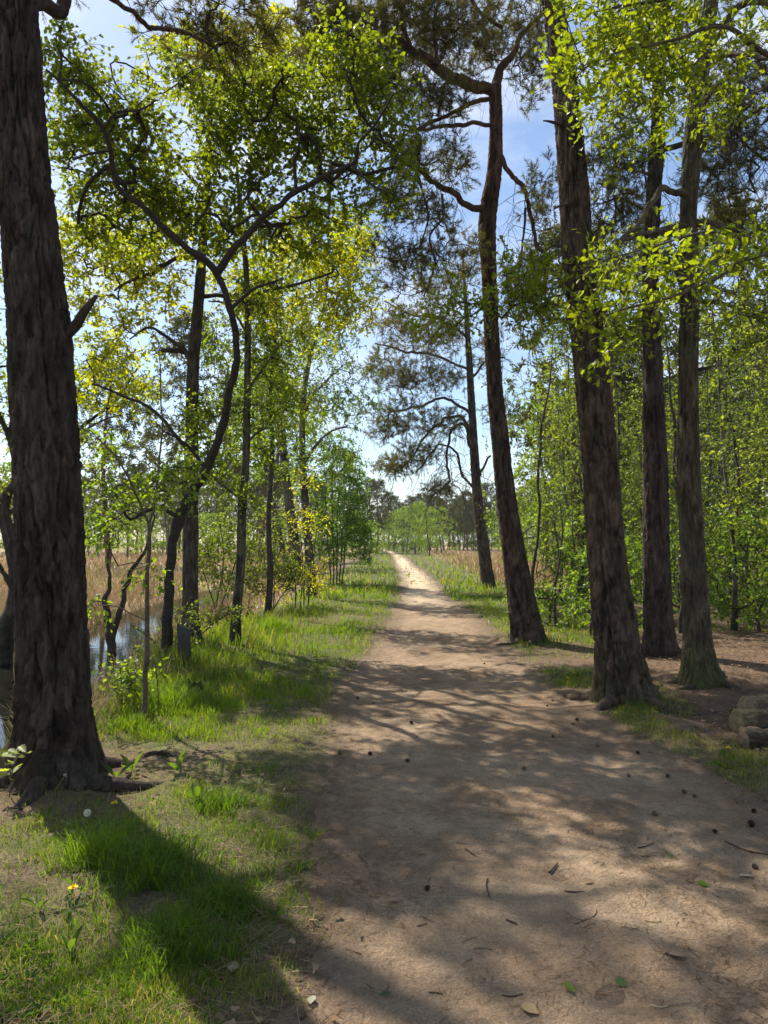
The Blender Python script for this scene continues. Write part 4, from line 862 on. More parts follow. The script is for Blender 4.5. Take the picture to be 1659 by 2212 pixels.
# ------------------------------------------------------------------ thicket of young trees on the right
rt = np.random.default_rng(97)
spots = []
for i in range(400):
    y = rt.uniform(11.2, 24); f = rt.uniform(.165, .60); x = f * y
    if x < path_r(y) + .9 or x > 13: continue
    if y < 13.5 and x < 3.2: continue
    if y > 14.5 and f < .235: continue
    if all(math.hypot(x - a, (y - b) * .7) > 1.0 for a, b in spots): spots.append((x, y))
    if len(spots) == 28: break
spots += [(7.2, 9.3), (6.0, 10.2), (8.4, 11.0), (9.5, 13)]
protos = []
for i, (x, y) in enumerate(spots):
    if len(protos) >= 7:
        q = protos[i % 7]; copy_tree(q, (x, y, float(gz(x, y))), rt.uniform(0, 6.28), rt.uniform(.85, 1.15) * (1.12 if y > 16 else 1) * (1 + .02 * max(x - 4, 0)), rt.uniform(.9, 1.15)); continue
    z0 = float(gz(x, y)); s_ = 200 + i
    H = rt.uniform(4.4, 6.4); lean = rt.normal(0, .3, 2)
    rows = [[x + lean[0] * (h / H) ** 1.5 + .06 * math.sin(5 * h + i), y + lean[1] * (h / H) ** 1.5, z0 + h, (.032 + .016 * rt.random() * 2) * (1 - .8 * h / H)] for h in np.linspace(0, H, 7)]
    k_ = 150 + 25 * (i % 4)
    t_ = rt.random(k_) ** .85; ang = rt.uniform(0, 6.28, k_); rr_ = np.sqrt(rt.random(k_)) * (.35 + .95 * np.sin(math.pi * np.clip(t_, .03, .97)) ** .7) * rt.uniform(.85, 1.2)
    hz = .2 + t_ * (H - .1)
    tg = np.stack([x + lean[0] * (hz / H) ** 1.5 + rr_ * np.cos(ang), y + lean[1] * (hz / H) ** 1.5 + rr_ * np.sin(ang), z0 + hz], -1)
    tg = tg[fbm(tg[:, 0] * 1.1, tg[:, 1] * 1.1, tg[:, 2] * 1.1, 78) > -.16]
    kind = i % 3
    cols = [((.075, .12, .026), (.15, .20, .036)), ((.115, .17, .028), (.22, .27, .042)), ((.052, .09, .026), (.105, .15, .036)), ((.09, .145, .042), (.16, .22, .065))][i % 4]
    protos.append(build_tree('young_tree', 'slender leafy young tree in the dense thicket behind the right-hand trunks', 'tree', rows, targets=tg, style='birch' if kind == 1 else 'plain', bark='smooth_bark', seed=s_, ds=.12, k=8, flare=.15,
        col=(.15, .125, .095) if kind == 1 else (.07, .056, .042), leaf=dict(twigs=3, per=6, tl=.28, L=[.055, .07, .05, .06][i % 4], cols=cols, tmpl=RHOMB), group='young trees of the right-hand thicket', grow_kw=dict(r_tip=.0022, wob=.25), twig_col=(.05, .042, .03)))

# ------------------------------------------------------------------ background trees: one of each kind, then copies
def proto(kind, seed):
    """a tree at the origin -> dict of part meshes"""
    rg = np.random.default_rng(seed); parts = []
    if kind == 'pine':
        H = 13.0; rows = [[.25 * math.sin(h * .4 + seed), .2 * math.cos(h * .3), h, .19 * (1 - .8 * h / H) + .01] for h in np.linspace(-.3, H, 8)]
        n = 380; t = rg.random(n); zz = H * (.34 + .68 * t); rr = (1.1 + 2.1 * np.sin(math.pi * np.clip(t * .95 + .1, 0, 1))) * np.sqrt(rg.random(n))
        L, cols, twigs, per, tl = .22, ((.06, .075, .03), (.10, .115, .045)), 4, 15, .55
        cb = (.13, .075, .05)
    elif kind == 'broad':
        H = 8.0; rows = [[.3 * math.sin(h * .5 + seed), .2 * math.cos(h * .4), h, .13 * (1 - .8 * h / H) + .01] for h in np.linspace(-.3, H, 8)]
        n = 230; t = rg.random(n); zz = H * (.14 + .86 * t); rr = (.7 + 2.3 * np.sin(math.pi * np.clip(t * .85 + .1, 0, 1))) * np.sqrt(rg.random(n))
        L, cols, twigs, per, tl = .16, ((.10, .17, .03), (.18, .26, .045)), 4, 13, .55
        cb = (.10, .085, .07)
    else:
        H = 2.6; rows = [[.1 * math.sin(h * 2 + seed), .1 * math.cos(h * 2), h, .03 * (1 - .8 * h / H) + .004] for h in np.linspace(-.2, H, 6)]
        n = 120; t = rg.random(n); zz = .15 + H * .95 * t; rr = (.3 + 1.0 * np.sin(math.pi * np.clip(t * .85 + .1, 0, 1))) * np.sqrt(rg.random(n))
        L, cols, twigs, per, tl = .10, ((.08, .15, .025), (.15, .23, .04)), 4, 9, .35
        cb = (.08, .065, .05)
    ang = rg.uniform(0, 6.283, n)
    tg = np.stack([rr * np.cos(ang), rr * np.sin(ang), zz], -1)
    tg = tg[fbm(tg[:, 0] * .7 + seed, tg[:, 1] * .7, tg[:, 2] * .9, 79) > (-.12 if kind == 'pine' else -.02)]
    V, F, C, S = bark_tube(rows, .25, 10, 'plain', seed, .2, 5, cb)
    T = Geo(); T.add(V, F, C)
    out, dirs = grow(S[:, :3], tg, seed, r_tip=.008, bow=.08)
    for nn, (p_, r_) in out.items():
        v, q = tubes(np.array(p_), np.array(r_), 4); T.add(v, [q], np.array(cb) * .7)
    tw, lv = foliage(tg, dirs, rg, twigs=twigs, per=per, tl=tl, L=L, cols=cols, tmpl=RHOMB, up=.5)
    if kind == 'pine': lv['wid'] = .45
    Gm = Geo(); add_leaves(Gm, lv)
    return T.mesh('trunk', M['twig']), Gm.mesh('crown', M['leaf' if kind != 'pine' else 'needle'], smooth=False)
PR = {'pine': [proto('pine', s) for s in (1, 2, 3)], 'broad': [proto('broad', s) for s in (4, 5, 6)], 'bush': [proto('bush', s) for s in (7, 8)]}
_cnt = {}
def far_tree(kind, x, y, scale, rz, label, group, name, zs=1.0, cat='tree'):
    i = _cnt.get(kind, 0); _cnt[kind] = i + 1
    tr, cr = PR[kind][i % len(PR[kind])]
    o = thing(name, label, cat, (x, y, float(gz(x, y))), group); o.rotation_euler = (0, 0, rz); o.scale = (scale, scale, scale * zs)
    link('trunk', tr, o); c_ = link('crown', cr, o, kind='stuff')
    return o
rf = np.random.default_rng(123)
def px_x(px, y): return (px - 829.5) / FPX * y
# wall of pines behind the left field, end of the path, and right
for i in range(44):
    y = rf.uniform(80, 118); far_tree('pine', px_x(-120 + i * 19.5 + rf.uniform(-14, 14), y), y, rf.uniform(.62, .85), rf.uniform(0, 6), 'hazy dark pine in the far tree line beyond the left field', 'far tree line beyond the left field', 'pine_tree')
for px, y, s in ((775, 92, .62), (800, 96, .72), (815, 90, .68), (760, 100, .62), (842, 118, .7)):
    far_tree('pine', px_x(px, y), y, s, rf.uniform(0, 6), 'tall bare-stemmed pine standing left of the far end of the path', 'pines left of the path end', 'pine_tree')
for i in range(16):
    y = rf.uniform(108, 130); far_tree('pine', px_x(925 + i * 22 + rf.uniform(-8, 8), y), y, rf.uniform(.62, .8), rf.uniform(0, 6), 'hazy pine in the dark wood right of the path end', 'pine wood right of the path end', 'pine_tree')
for i in range(14):
    y = rf.uniform(122, 140); far_tree('pine', px_x(840 + i * 14 + rf.uniform(-8, 8), y), y, rf.uniform(.58, .74), rf.uniform(0, 6), 'pine closing the view behind the bright birches at the path end', 'pines behind the far birches', 'pine_tree')
for px, y, s, lab in ((893, 86, .72, 'tall bright green birch with twin dark stems at the path end'), (925, 78, .62, 'rounded bright green birch leaning right near the far clearing'), (858, 100, .7, 'yellowish spreading tree beside the far end of the path'), (872, 108, .8, 'pale green tree directly behind the path end'), (950, 90, .7, 'bright green tree half hidden behind the smaller pine trunk'), (908, 108, .9, 'tallest light green crown above the path end')):
    far_tree('broad', px_x(px, y), y, s, rf.uniform(0, 6), lab, None, 'birch_tree')
for i, (px, y, s) in enumerate([(850, 96, .8), (870, 84, .7), (985, 98, .7), (800, 80, .9), (1090, 70, .8), (905, 80, .6)]):
    far_tree('bush', px_x(px, y), y, s * 1.5, rf.uniform(0, 6), 'low light green bush at the far edge of the clearing', 'bushes at the far edge of the clearing', 'bush', cat='bush')
for i in range(26):
    y = rf.uniform(58, 92); far_tree('broad', px_x(-80 + i * 31 + rf.uniform(-20, 20), y), y, rf.uniform(.3, .55), rf.uniform(0, 6), 'light green young tree in front of the pines beyond the left field', 'young trees beyond the left field', 'birch_tree')
for i in range(90):
    y = rf.uniform(92, 138); far_tree('bush', px_x(-100 + i * 21 + rf.uniform(-20, 20), y), y, rf.uniform(1.5, 2.4), rf.uniform(0, 6), 'low dark bush at the foot of the far tree line', 'bushes under the far tree line', 'bush', cat='bush')
for i in range(26):
    y = rf.uniform(110, 135) if i < 9 else rf.uniform(60, 110); far_tree('pine' if i % 3 else 'broad', px_x(960 + i * 20 + rf.uniform(-10, 10), y), y, rf.uniform(.55, .75), rf.uniform(0, 6), 'tree in the far wood glimpsed between the right-hand trunks', 'far wood glimpsed between the right-hand trunks', 'pine_tree' if i % 3 else 'birch_tree')
for i in range(20):
    y = rf.uniform(42, 70); far_tree('bush', px_x(1120 + i * 32 + rf.uniform(-20, 20), y), y, rf.uniform(1.0, 1.7), rf.uniform(0, 6), 'low bush at the far edge of the right-hand field', 'bushes at the far edge of the right-hand field', 'bush', cat='bush')
for i in range(26):
    y = rf.uniform(112, 134); far_tree('bush', px_x(760 + i * 16 + rf.uniform(-8, 8), y), y, rf.uniform(1.4, 2.2), rf.uniform(0, 6), 'low bush under the pines at the very end of the view', 'bushes at the very end of the view', 'bush', cat='bush')
# middle distance: trees seen between the trunks
for px, y, s, lab in ((420, 42, 1.1, 'grey-green pine crown seen between the trunks beyond the pond'), (230, 46, 1.0, 'grey-green pine behind the leaning tree beyond the pond'), (565, 60, 1.25, 'distant pine rising behind the verge birches')):
    far_tree('pine', px_x(px, y), y, s, rf.uniform(0, 6), lab, None, 'pine_tree')
for px, y, s, lab in ((600, 44, 1.45, 'tall blue-green birch crown rising behind the verge birches'), (40, 30, .6, 'light green tree beyond the pond behind the left pine')):
    far_tree('broad', px_x(px, y), y, s, rf.uniform(0, 6), lab, None, 'birch_tree')
for i in range(16):
    y = rf.uniform(24, 46); px = rf.uniform(1150, 1750); far_tree('broad', px_x(px, y), y, rf.uniform(.85, 1.2), rf.uniform(0, 6), 'leafy tree closing the wood behind the right-hand thicket', 'trees behind the right-hand thicket', 'birch_tree')
for i in range(7):
    y = rf.uniform(26, 44); px = rf.uniform(1250, 1750); far_tree('pine', px_x(px, y), y, rf.uniform(.85, 1.1), rf.uniform(0, 6), 'pine standing deep in the wood on the right', 'pines deep in the right-hand wood', 'pine_tree')
for i in range(24):
    y = rf.uniform(11.6, 20); x = px_x(rf.uniform(1150, 1690), y); far_tree('bush', x, y, rf.uniform(.5, .95), rf.uniform(0, 6), 'low bush filling the floor of the right-hand thicket', 'low bushes in the right-hand thicket', 'bush', cat='bush')

# ------------------------------------------------------------------ grass, straw, needles, litter
BL3 = ([(0, .5, 0), (0, -.5, 0), (.55, .36, .0), (.55, -.36, .0), (1, 0, 0)], None)
def blades(x, y, h, w, lean, col, rg, bend=.35, name='grass', mat='grass'):
    N = len(x); z = gz(x, y) - .005
    a = rg.uniform(0, 2 * math.pi, N); dirx, diry = np.cos(a), np.sin(a)
    fa = rg.uniform(0, 2 * math.pi, N); sx, sy = np.cos(fa), np.sin(fa)
    b = np.stack([x, y, z], -1); side = np.stack([sx, sy, 0 * sx], -1) * (w * .5)[:, None]
    dv = np.stack([dirx, diry, 0 * dirx], -1)
    up = np.array([0, 0, 1.0])
    mid = b + (up * .58 + dv * (lean * .40)[:, None]) * h[:, None]
    tip = b + (up * (1 - .35 * lean)[:, None] + dv * (lean * 1.05)[:, None]) * h[:, None]
    V = np.stack([b - side, b + side, mid - side * .75, mid + side * .75, tip], 1)
    o = np.arange(N) * 5
    F4 = np.stack([o, o + 1, o + 3, o + 2], -1); F3 = np.stack([o + 2, o + 3, o + 4], -1)
    return V.reshape(-1, 3), [F4, F3], np.repeat(col, 5, 0)
rgz = np.random.default_rng(5)
def sample_ground(n, y0, y1, pw, xl, xr_):
    """random ground points, thinning out with distance"""
    u_ = rgz.random(n); e = 1 - pw
    y = (y0 ** e + u_ * (y1 ** e - y0 ** e)) ** (1 / e)
    x = rgz.uniform(0, 1, n); x = (xl(y) + x * (xr_(y) - xl(y))); return x, y
def grass_layer(n, y0, y1, pw, hf, wf, name, label=None):
    x, y = sample_ground(n, y0, y1, pw, lambda y: -.60 * y - .6, lambda y: .60 * y + .6)
    a = grass_amt(x, y); clump = np.clip(.45 + 1.3 * fbm(x * 5, y * 5, 0, 91), 0, 1)
    k = rgz.random(n) < a * (.25 + .75 * clump); x, y, clump = x[k], y[k], clump[k]
    tall = .5 + .9 * np.clip(.5 + fbm(x * 1.6, y * 1.6, 0, 92) * 1.2, 0, 1)
    bank = sstep(-1.1, -2.0, x) * sstep(6.2, 7.5, y) * sstep(20, 13, y)
    verge = sstep(10, 13, y)
    h = hf(y) * tall * (1 + 1.5 * bank * sstep(.05, -.45, pond_in(x, y) + .3) + .5 * verge) * rgz.uniform(.6, 1.35, len(x)) * (.7 + .5 * clump)
    w = wf(y) * rgz.uniform(.7, 1.3, len(x))
    g0 = np.array([.08, .14, .014]); g1 = np.array([.15, .215, .020]); yl = np.array([.27, .22, .105])
    t_ = np.clip(.5 + fbm(x * 2, y * 2, 0, 93) + rgz.normal(0, .25, len(x)), 0, 1)[:, None]
    col = g0 * (1 - t_) + g1 * t_
    dry = (rgz.random(len(x)) < np.clip(.07 + .45 * fbm(x * .9, y * .9, 0, 94) + .05 * sstep(-.9, -2, x), .02, .5))[:, None]
    dry = dry | ((x > path_r(y)) & (y < 9) & (rgz.random(len(x)) < .4))[:, None]
    col = np.where(dry, yl * rgz.uniform(.7, 1.2, (len(x), 1)), col)
    fy = sstep(18, 40, y)[:, None]; col = col * (1 - .35 * fy) + np.array([.17, .19, .06]) * .35 * fy
    return blades(x, y, h, w, rgz.uniform(.15, .8, len(x)), col, rgz)
Gg = Geo()
Gg.add(*grass_layer(430000, 1.7, 9, 1.1, lambda y: .050 + 0 * y, lambda y: .0026 + .0002 * y, 'grass'))
Gg.add(*grass_layer(260000, 6, 24, 1.4, lambda y: .075 + 0 * y, lambda y: .0038 + .0004 * y, 'grass'))
Gg.add(*grass_layer(70000, 20, 110, 1.5, lambda y: .13 + 0 * y, lambda y: .010 + .0008 * y, 'grass'))
og = link('grass', Gg.mesh('grass', M['grass'], smooth=False), kind='stuff'); tag(og, 'short green grass covering both verges of the path', 'grass')

# dead straw and thatch lying in the grass
x, y = sample_ground(40000, 1.7, 12, 1.2, lambda y: -.6 * y - .6, lambda y: .6 * y + .6)
a = np.clip(grass_amt(x, y) * .8 + .5 * sstep(0, .5, path_l(y) - x) * sstep(.1, -.3, pond_in(x, y)) + .35 * litter_amt(x, y), 0, 1)
k = rgz.random(len(x)) < a; x, y = x[k], y[k]; n = len(x)
an = rgz.uniform(0, 6.283, n)
pos = np.stack([x, y, gz(x, y) + .006 + .02 * rgz.random(n)], -1)
V, F, _ = scatter([(-.5, .5, 0), (-.5, -.5, 0), (.5, -.4, .05), (.5, .4, .05)], [(0, 1, 2, 3)], pos, np.stack([np.cos(an), np.sin(an), rgz.normal(0, .22, n)], -1), np.array([0, 0, 1.]) + rgz.normal(0, .3, (n, 3)), rgz.uniform(.04, .10, n), .03)
Gs = Geo(); Gs.add(V, F, np.repeat(np.array([.34, .26, .15]) * rgz.uniform(.45, 1.15, (n, 1)), 4, 0))
ot = link('dry_thatch', Gs.mesh('dry_thatch', M['dry'], smooth=False), kind='stuff'); tag(ot, 'pale dead grass stalks lying flat among the green grass', 'dry grass')

# moor-grass fields
x, y = sample_ground(70000, 11.5, 95, 1.35, lambda y: -.62 * y, lambda y: .45 * y)
k = (rgz.random(len(x)) < straw_amt(x, y) * np.clip(.75 + fbm(x * .5, y * .5, 0, 95), 0, 1)); x, y = x[k], y[k]; n = len(x)
h = (.32 + .25 * np.clip(fbm(x * .7, y * .7, 0, 96) + .5, 0, 1)) * rgz.uniform(.6, 1.3, n); w = .006 + .0011 * y
t_ = np.clip(.45 + 1.1 * fbm(x * .22, y * .22, 0, 97) + rgz.normal(0, .2, n), 0, 1)[:, None]
col = np.array([.35, .225, .145]) * (1 - t_) + np.array([.40, .325, .215]) * t_
gr_ = (rgz.random(n) < .10 + .25 * (fbm(x * .3, y * .3, 0, 98) > .12))[:, None]; col = np.where(gr_, np.array([.19, .23, .06]), col)
Gf = Geo(); Gf.add(*blades(x, y, h, w, rgz.uniform(.2, .8, n), col, rgz))
of = link('moor_grass', Gf.mesh('moor_grass', M['dry'], smooth=False), kind='stuff'); tag(of, 'tall straw-coloured moor grass in the open fields behind the trees', 'moor grass')

# reeds and sedge along the pond
x, y = sample_ground(60000, 5, 27, 1.2, lambda y: -.62 * y - .5, lambda y: -2.4 + 0 * y)
pd = pond_in(x, y); k = (pd > -.9) & (pd < .12) & (rgz.random(len(x)) < np.where(x < np.interp(y, _WY, (_WL + _WR) / 2), .9, .34 + .4 * sstep(13, 15, y)) * np.clip(.4 + 1.5 * fbm(x * 1.5, y * 1.5, 0, 99), 0, 1)); x, y = x[k], y[k]; n = len(x)
t_ = rgz.random((n, 1)); col = np.array([.26, .19, .11]) * (1 - t_) + np.array([.36, .28, .17]) * t_
col = np.where(rgz.random((n, 1)) < .25, np.array([.10, .14, .03]), col)
Gr = Geo(); Gr.add(*blades(x, y, rgz.uniform(.18, .55, n), .006 + .0004 * y, rgz.uniform(.3, 1.1, n), col, rgz))
orr = link('reeds', Gr.mesh('reeds', M['dry'], smooth=False), kind='stuff'); tag(orr, 'withered brown reeds and sedge fringing the pond', 'reeds')

# pine needles on the path, dead leaves under the oaks
x, y = sample_ground(95000, 1.6, 16, 1.3, lambda y: path_l(y) - .7, lambda y: path_r(y) + 2.5)
ins_ = (x > path_l(y)) & (x < path_r(y))
dens = np.where(ins_, np.clip(.22 + 1.1 * fbm(x * 1.4, y * 1.4, 0, 101) + .7 * fbm(x * 6, y * 6, 0, 102) + .5 * sstep(.45, .0, path_edge(x, y)), .03, 1), .6)
k = rgz.random(len(x)) < dens; x, y, ins_ = x[k], y[k], ins_[k]; n = len(x)
an = rgz.uniform(0, 6.283, n)
pos = np.stack([x, y, top_z(x, y) + .002 + .006 * rgz.random(n)], -1)
V, F, _ = scatter([(-.5, .5, 0), (-.5, -.5, 0), (.5, -.5, 0), (.5, .5, 0)], [(0, 1, 2, 3)], pos, np.stack([np.cos(an), np.sin(an), rgz.normal(0, .10, n)], -1), np.array([0, 0, 1.]) + rgz.normal(0, .3, (n, 3)), rgz.uniform(.025, .05, n), .05)
Gn = Geo(); Gn.add(V, F, np.repeat(np.array([.27, .165, .085]) * rgz.choice([.4, .6, 1.0, 1.35], (n, 1)), 4, 0))
on_ = link('fallen_needles', Gn.mesh('fallen_needles', M['dry'], smooth=False), kind='stuff'); tag(on_, 'brown fallen pine needles strewn over the sandy path', 'pine needles')
x, y = sample_ground(26000, 3.0, 18, 1.2, lambda y: path_r(y) - .1, lambda y: .62 * y + .8)
k = rgz.random(len(x)) < np.clip(litter_amt(x, y) * (.45 + .9 * fbm(x * .9, y * .9, 0, 103)), .02, 1); x, y = x[k], y[k]; n = len(x)
x2, y2 = sample_ground(420, 1.7, 6.5, 1.05, lambda y: -.55 * y - .4, lambda y: path_l(y) + .3); x = np.concatenate([x, x2]); y = np.concatenate([y, y2]); k = pond_in(x, y) < -.2; x, y = x[k], y[k]; n = len(x)
an = rgz.uniform(0, 6.283, n); pos = np.stack([x, y, top_z(x, y) + .008 + .02 * rgz.random(n)], -1)
V, F, _ = scatter(OAK_LO[0], OAK_LO[1], pos, np.stack([np.cos(an), np.sin(an), rgz.normal(0, .25, n)], -1), np.array([0, 0, 1.]) + rgz.normal(0, .35, (n, 3)), rgz.uniform(.022, .055, n))
Gl = Geo(); t_ = rgz.random((n, 1)); Gl.add(V, F, np.repeat((np.array([.19, .115, .065]) * (1 - t_) + np.array([.36, .265, .165]) * t_) * rgz.uniform(.6, 1.1, (n, 1)), 8, 0))
ol = link('leaf_litter', Gl.mesh('leaf_litter', M['dry'], smooth=False), kind='stuff'); tag(ol, 'dead brown leaves littering the ground under the right-hand trees', 'leaf litter')

# broken bits of twig lying everywhere
x, y = sample_ground(12000, 1.7, 13, 1.15, lambda y: -.45 * y, lambda y: path_r(y) + 3.0); k = (pond_in(x, y) < -.2) & (rgz.random(len(x)) < np.clip(.12 + 1.1 * fbm(x * 1.7, y * 1.7, 0, 111), .03, 1)); x, y = x[k], y[k]; n = len(x)
an = rgz.uniform(0, 6.283, n); Lr = .012 + .07 * rgz.random(n) ** 2.5; bend = rgz.normal(0, .18, n)
f = np.linspace(-.5, .5, 4)
tx = x[:, None] + Lr[:, None] * (np.cos(an)[:, None] * f - np.sin(an)[:, None] * bend[:, None] * f ** 2 * 2); ty = y[:, None] + Lr[:, None] * (np.sin(an)[:, None] * f + np.cos(an)[:, None] * bend[:, None] * f ** 2 * 2)
tp = np.stack([tx, ty, top_z(tx, ty) + .004], -1)
V, q = tubes(tp, np.broadcast_to((.0008 + .016 * Lr)[:, None], (n, 4)) * np.array([1, .95, .8, .5]), 3)
Gt = Geo(); Gt.add(V, [q], np.repeat(np.array([.10, .07, .048]) * rgz.uniform(.5, 1.8, (n, 1)), 12, 0))
otw = link('twig_litter', Gt.mesh('twig_litter', M['twig']), kind='stuff'); tag(otw, 'small broken twigs scattered over path and verges', 'twig litter')

# ------------------------------------------------------------------ small things
rs = np.random.default_rng(77)
def ground_at(px, py, on_path=True):
    g_ = GP(px, py); g_[2] = float(top_z(g_[0], g_[1])) if on_path else g_[2]; return g_

# pine cone: overlapping scales round an egg
def cone_mesh():
    G = Geo()
    n, k = 12, 16; zs = np.linspace(0, 1, n)
    prof = np.sin(np.pi * np.clip(zs * .94 + .03, 0, 1)) ** .7 * (1 - .25 * zs) * .42
    th = np.arange(k) * 2 * math.pi / k
    V = np.array([[prof[i] * .8 * math.cos(t), prof[i] * .8 * math.sin(t), zs[i]] for i in range(n) for t in th])
    idx = np.arange(n * k).reshape(n, k); a, b = idx[:-1], idx[1:]
    G.add(V, [np.stack([a, np.roll(a, -1, 1), np.roll(b, -1, 1), b], -1).reshape(-1, 4)], (.08, .055, .038))
    pos, ax, nr, sz = [], [], [], []
    for i in range(9):
        z = .06 + .86 * i / 8; r = np.interp(z, zs, prof) * .75
        for j in range(8):
            t = (j + .5 * (i % 2)) * math.pi / 4
            pos.append((r * math.cos(t), r * math.sin(t), z)); ax.append((math.cos(t), math.sin(t), .75)); nr.append((-math.cos(t) * .6, -math.sin(t) * .6, 1)); sz.append(.15 + .16 * math.sin(math.pi * z))
    V, F, _ = scatter([(0, .3, 0), (0, -.3, 0), (.8, -.55, .0), (1, 0, .12), (.8, .55, .0)], [(0, 1, 2, 3, 4)], np.array(pos), np.array(ax), np.array(nr), np.array(sz))
    G.add(V, F, np.repeat(np.array([.17, .115, .075]) * rs.uniform(.6, 1.3, (len(pos), 1)), 5, 0))
    return G.mesh('pine_cone', M['cone'], (0, 0, .5), smooth=False)
CONE = cone_mesh()
cones = [(881, 1650, 'dark pine cone lying alone on the left half of the shaded path'), (1131, 1665, 'pale cone in a sun patch at the middle of the path'), (1291, 1616, 'brown pine cone on the path below the massive pine'),
    (1378, 1630, 'dark pine cone at the path edge near the grass strip'), (1246, 1560, 'larger of two cones lying together before the massive pine'), (1238, 1568, 'smaller of two cones lying together before the massive pine'),
    (1193, 1517, 'small cone on bare sand left of the massive pine foot'), (1182, 1528, 'tiny cone just beside the cone left of the massive pine'), (1358, 1681, 'pale cone in the sunlight right of the path middle'),
    (1442, 1685, 'dark cone on the litter at the right path edge'), (1479, 1718, 'left one of two dark cones by the right grass edge'), (1501, 1726, 'right one of two dark cones by the right grass edge'),
    (1628, 1760, 'big open black cone near the right picture edge'), (1624, 1792, 'black cone below the big open one at the right edge'), (1545, 1803, 'small dark cone on shaded sand right of the path'),
    (922, 1931, 'round brown cone on the shaded near path'), (1416, 1767, 'flat brown cone at the tip of the pale sand patch'), (1046, 1436, 'tiny dark cone on the far sunlit path beside the verge'),
    (889, 1568, 'dark cone on the shadow-striped path, left of centre'), (1195, 1595, 'tiny dark cone on sunlit sand, right of the path centre'), (1632, 1879, 'shaded cone at the right edge of the near path'),
    (1562, 1627, 'dark cone among dead leaves beside the logs'), (800, 1634, 'dark cone at the left path edge beside the grass'), (735, 1632, 'dark cone half hidden in the left verge grass'),
    (772, 1514, 'cone on the left path border under the tree shadow'), (806, 1523, 'reddish cone on sunlit sand at the left path side'), (651, 2203, 'brown cone in the litter at the bottom picture edge')]
for i, (px, py, lab) in enumerate(cones):
    g_ = ground_at(px, py); o = link('pine_cone', CONE, None, None); s_ = rs.uniform(.025, .033)
    if 'tiny' in lab or 'small' in lab: s_ *= .8
    if 'big' in lab: s_ *= 1.25
    o.scale = (s_,) * 3; o.rotation_euler = (math.pi / 2 + rs.uniform(-.3, .3), rs.uniform(0, 6), rs.uniform(0, 6)); o.location = (g_[0], g_[1], g_[2] + s_ * .36)
    tag(o, lab, 'pine cone', 'pine cones on the path')

# sticks
sticks = [([(1187, 1889), (1204, 1870)], 11, 'short thick dark stick on the near path'), ([(1053, 1902), (1051, 1920), (1057, 1942)], 9, 'dark bark strip lying lengthwise on the near path'), ([(1219, 1928), (1240, 1930), (1262, 1929)], 7, 'straight dark stick below the thick one on the path'),
    ([(1242, 2001), (1274, 1991), (1286, 1982), (1289, 1970)], 4, 'curved thin twig in the sunlit patch of near sand'), ([(1567, 1826), (1609, 1843), (1640, 1851), (1680, 1856)], 7, 'long thin stick at the right picture edge'), ([(1094, 1992), (1117, 2003)], 9, 'brown stick on shaded sand left of the curved twig'),
    ([(927, 2156), (945, 2157), (957, 2163)], 7, 'bent brown twig at the left bottom of the path'), ([(1085, 2159), (1108, 2163), (1130, 2163)], 8, 'dark twig at the bottom centre of the path'), ([(1437, 2072), (1455, 2073), (1467, 2077)], 9, 'dark stick in shadow at the lower right of the path'),
    ([(1379, 1834), (1396, 1831), (1412, 1826)], 6, 'forked dark twig on the shaded right half of the path'), ([(1114, 1752), (1190, 1757), (1264, 1761)], 2.6, 'long pale straw lying across the middle of the path'), ([(1005, 1842), (1030, 1856)], 6, 'small dark twig among needles left of the path centre'),
    ([(775, 1850), (793, 1872)], 6, 'weathered twig lying at the left path border'), ([(1402, 2176), (1430, 2182), (1450, 2176)], 6, 'pale twig lying on sunlit sand near the bottom edge'), ([(900, 2010), (922, 2004)], 6, 'short brown twig in shade on the left path half')]
for pts, w, lab in sticks:
    rows = []
    for px, py in pts:
        g_ = ground_at(px, py); rows.append([g_[0], g_[1], g_[2] + w * g_[1] / FPX * .25, w * g_[1] / FPX * .28 * rs.uniform(.6, 1.0)])
    rows[-1][3] *= .6
    V, F, C, S = bark_tube(rows, .012, 7, 'limb', int(px), 0, 5, (.34, .26, .15) if 'straw' in lab or 'pale' in lab else (.075, .052, .036))
    off = np.array(rows[0][:3]); o = link('stick', mesh('stick', V - off, F, C, True, M['twig']), None, tuple(off)); tag(o, lab, 'stick', 'sticks on the path')

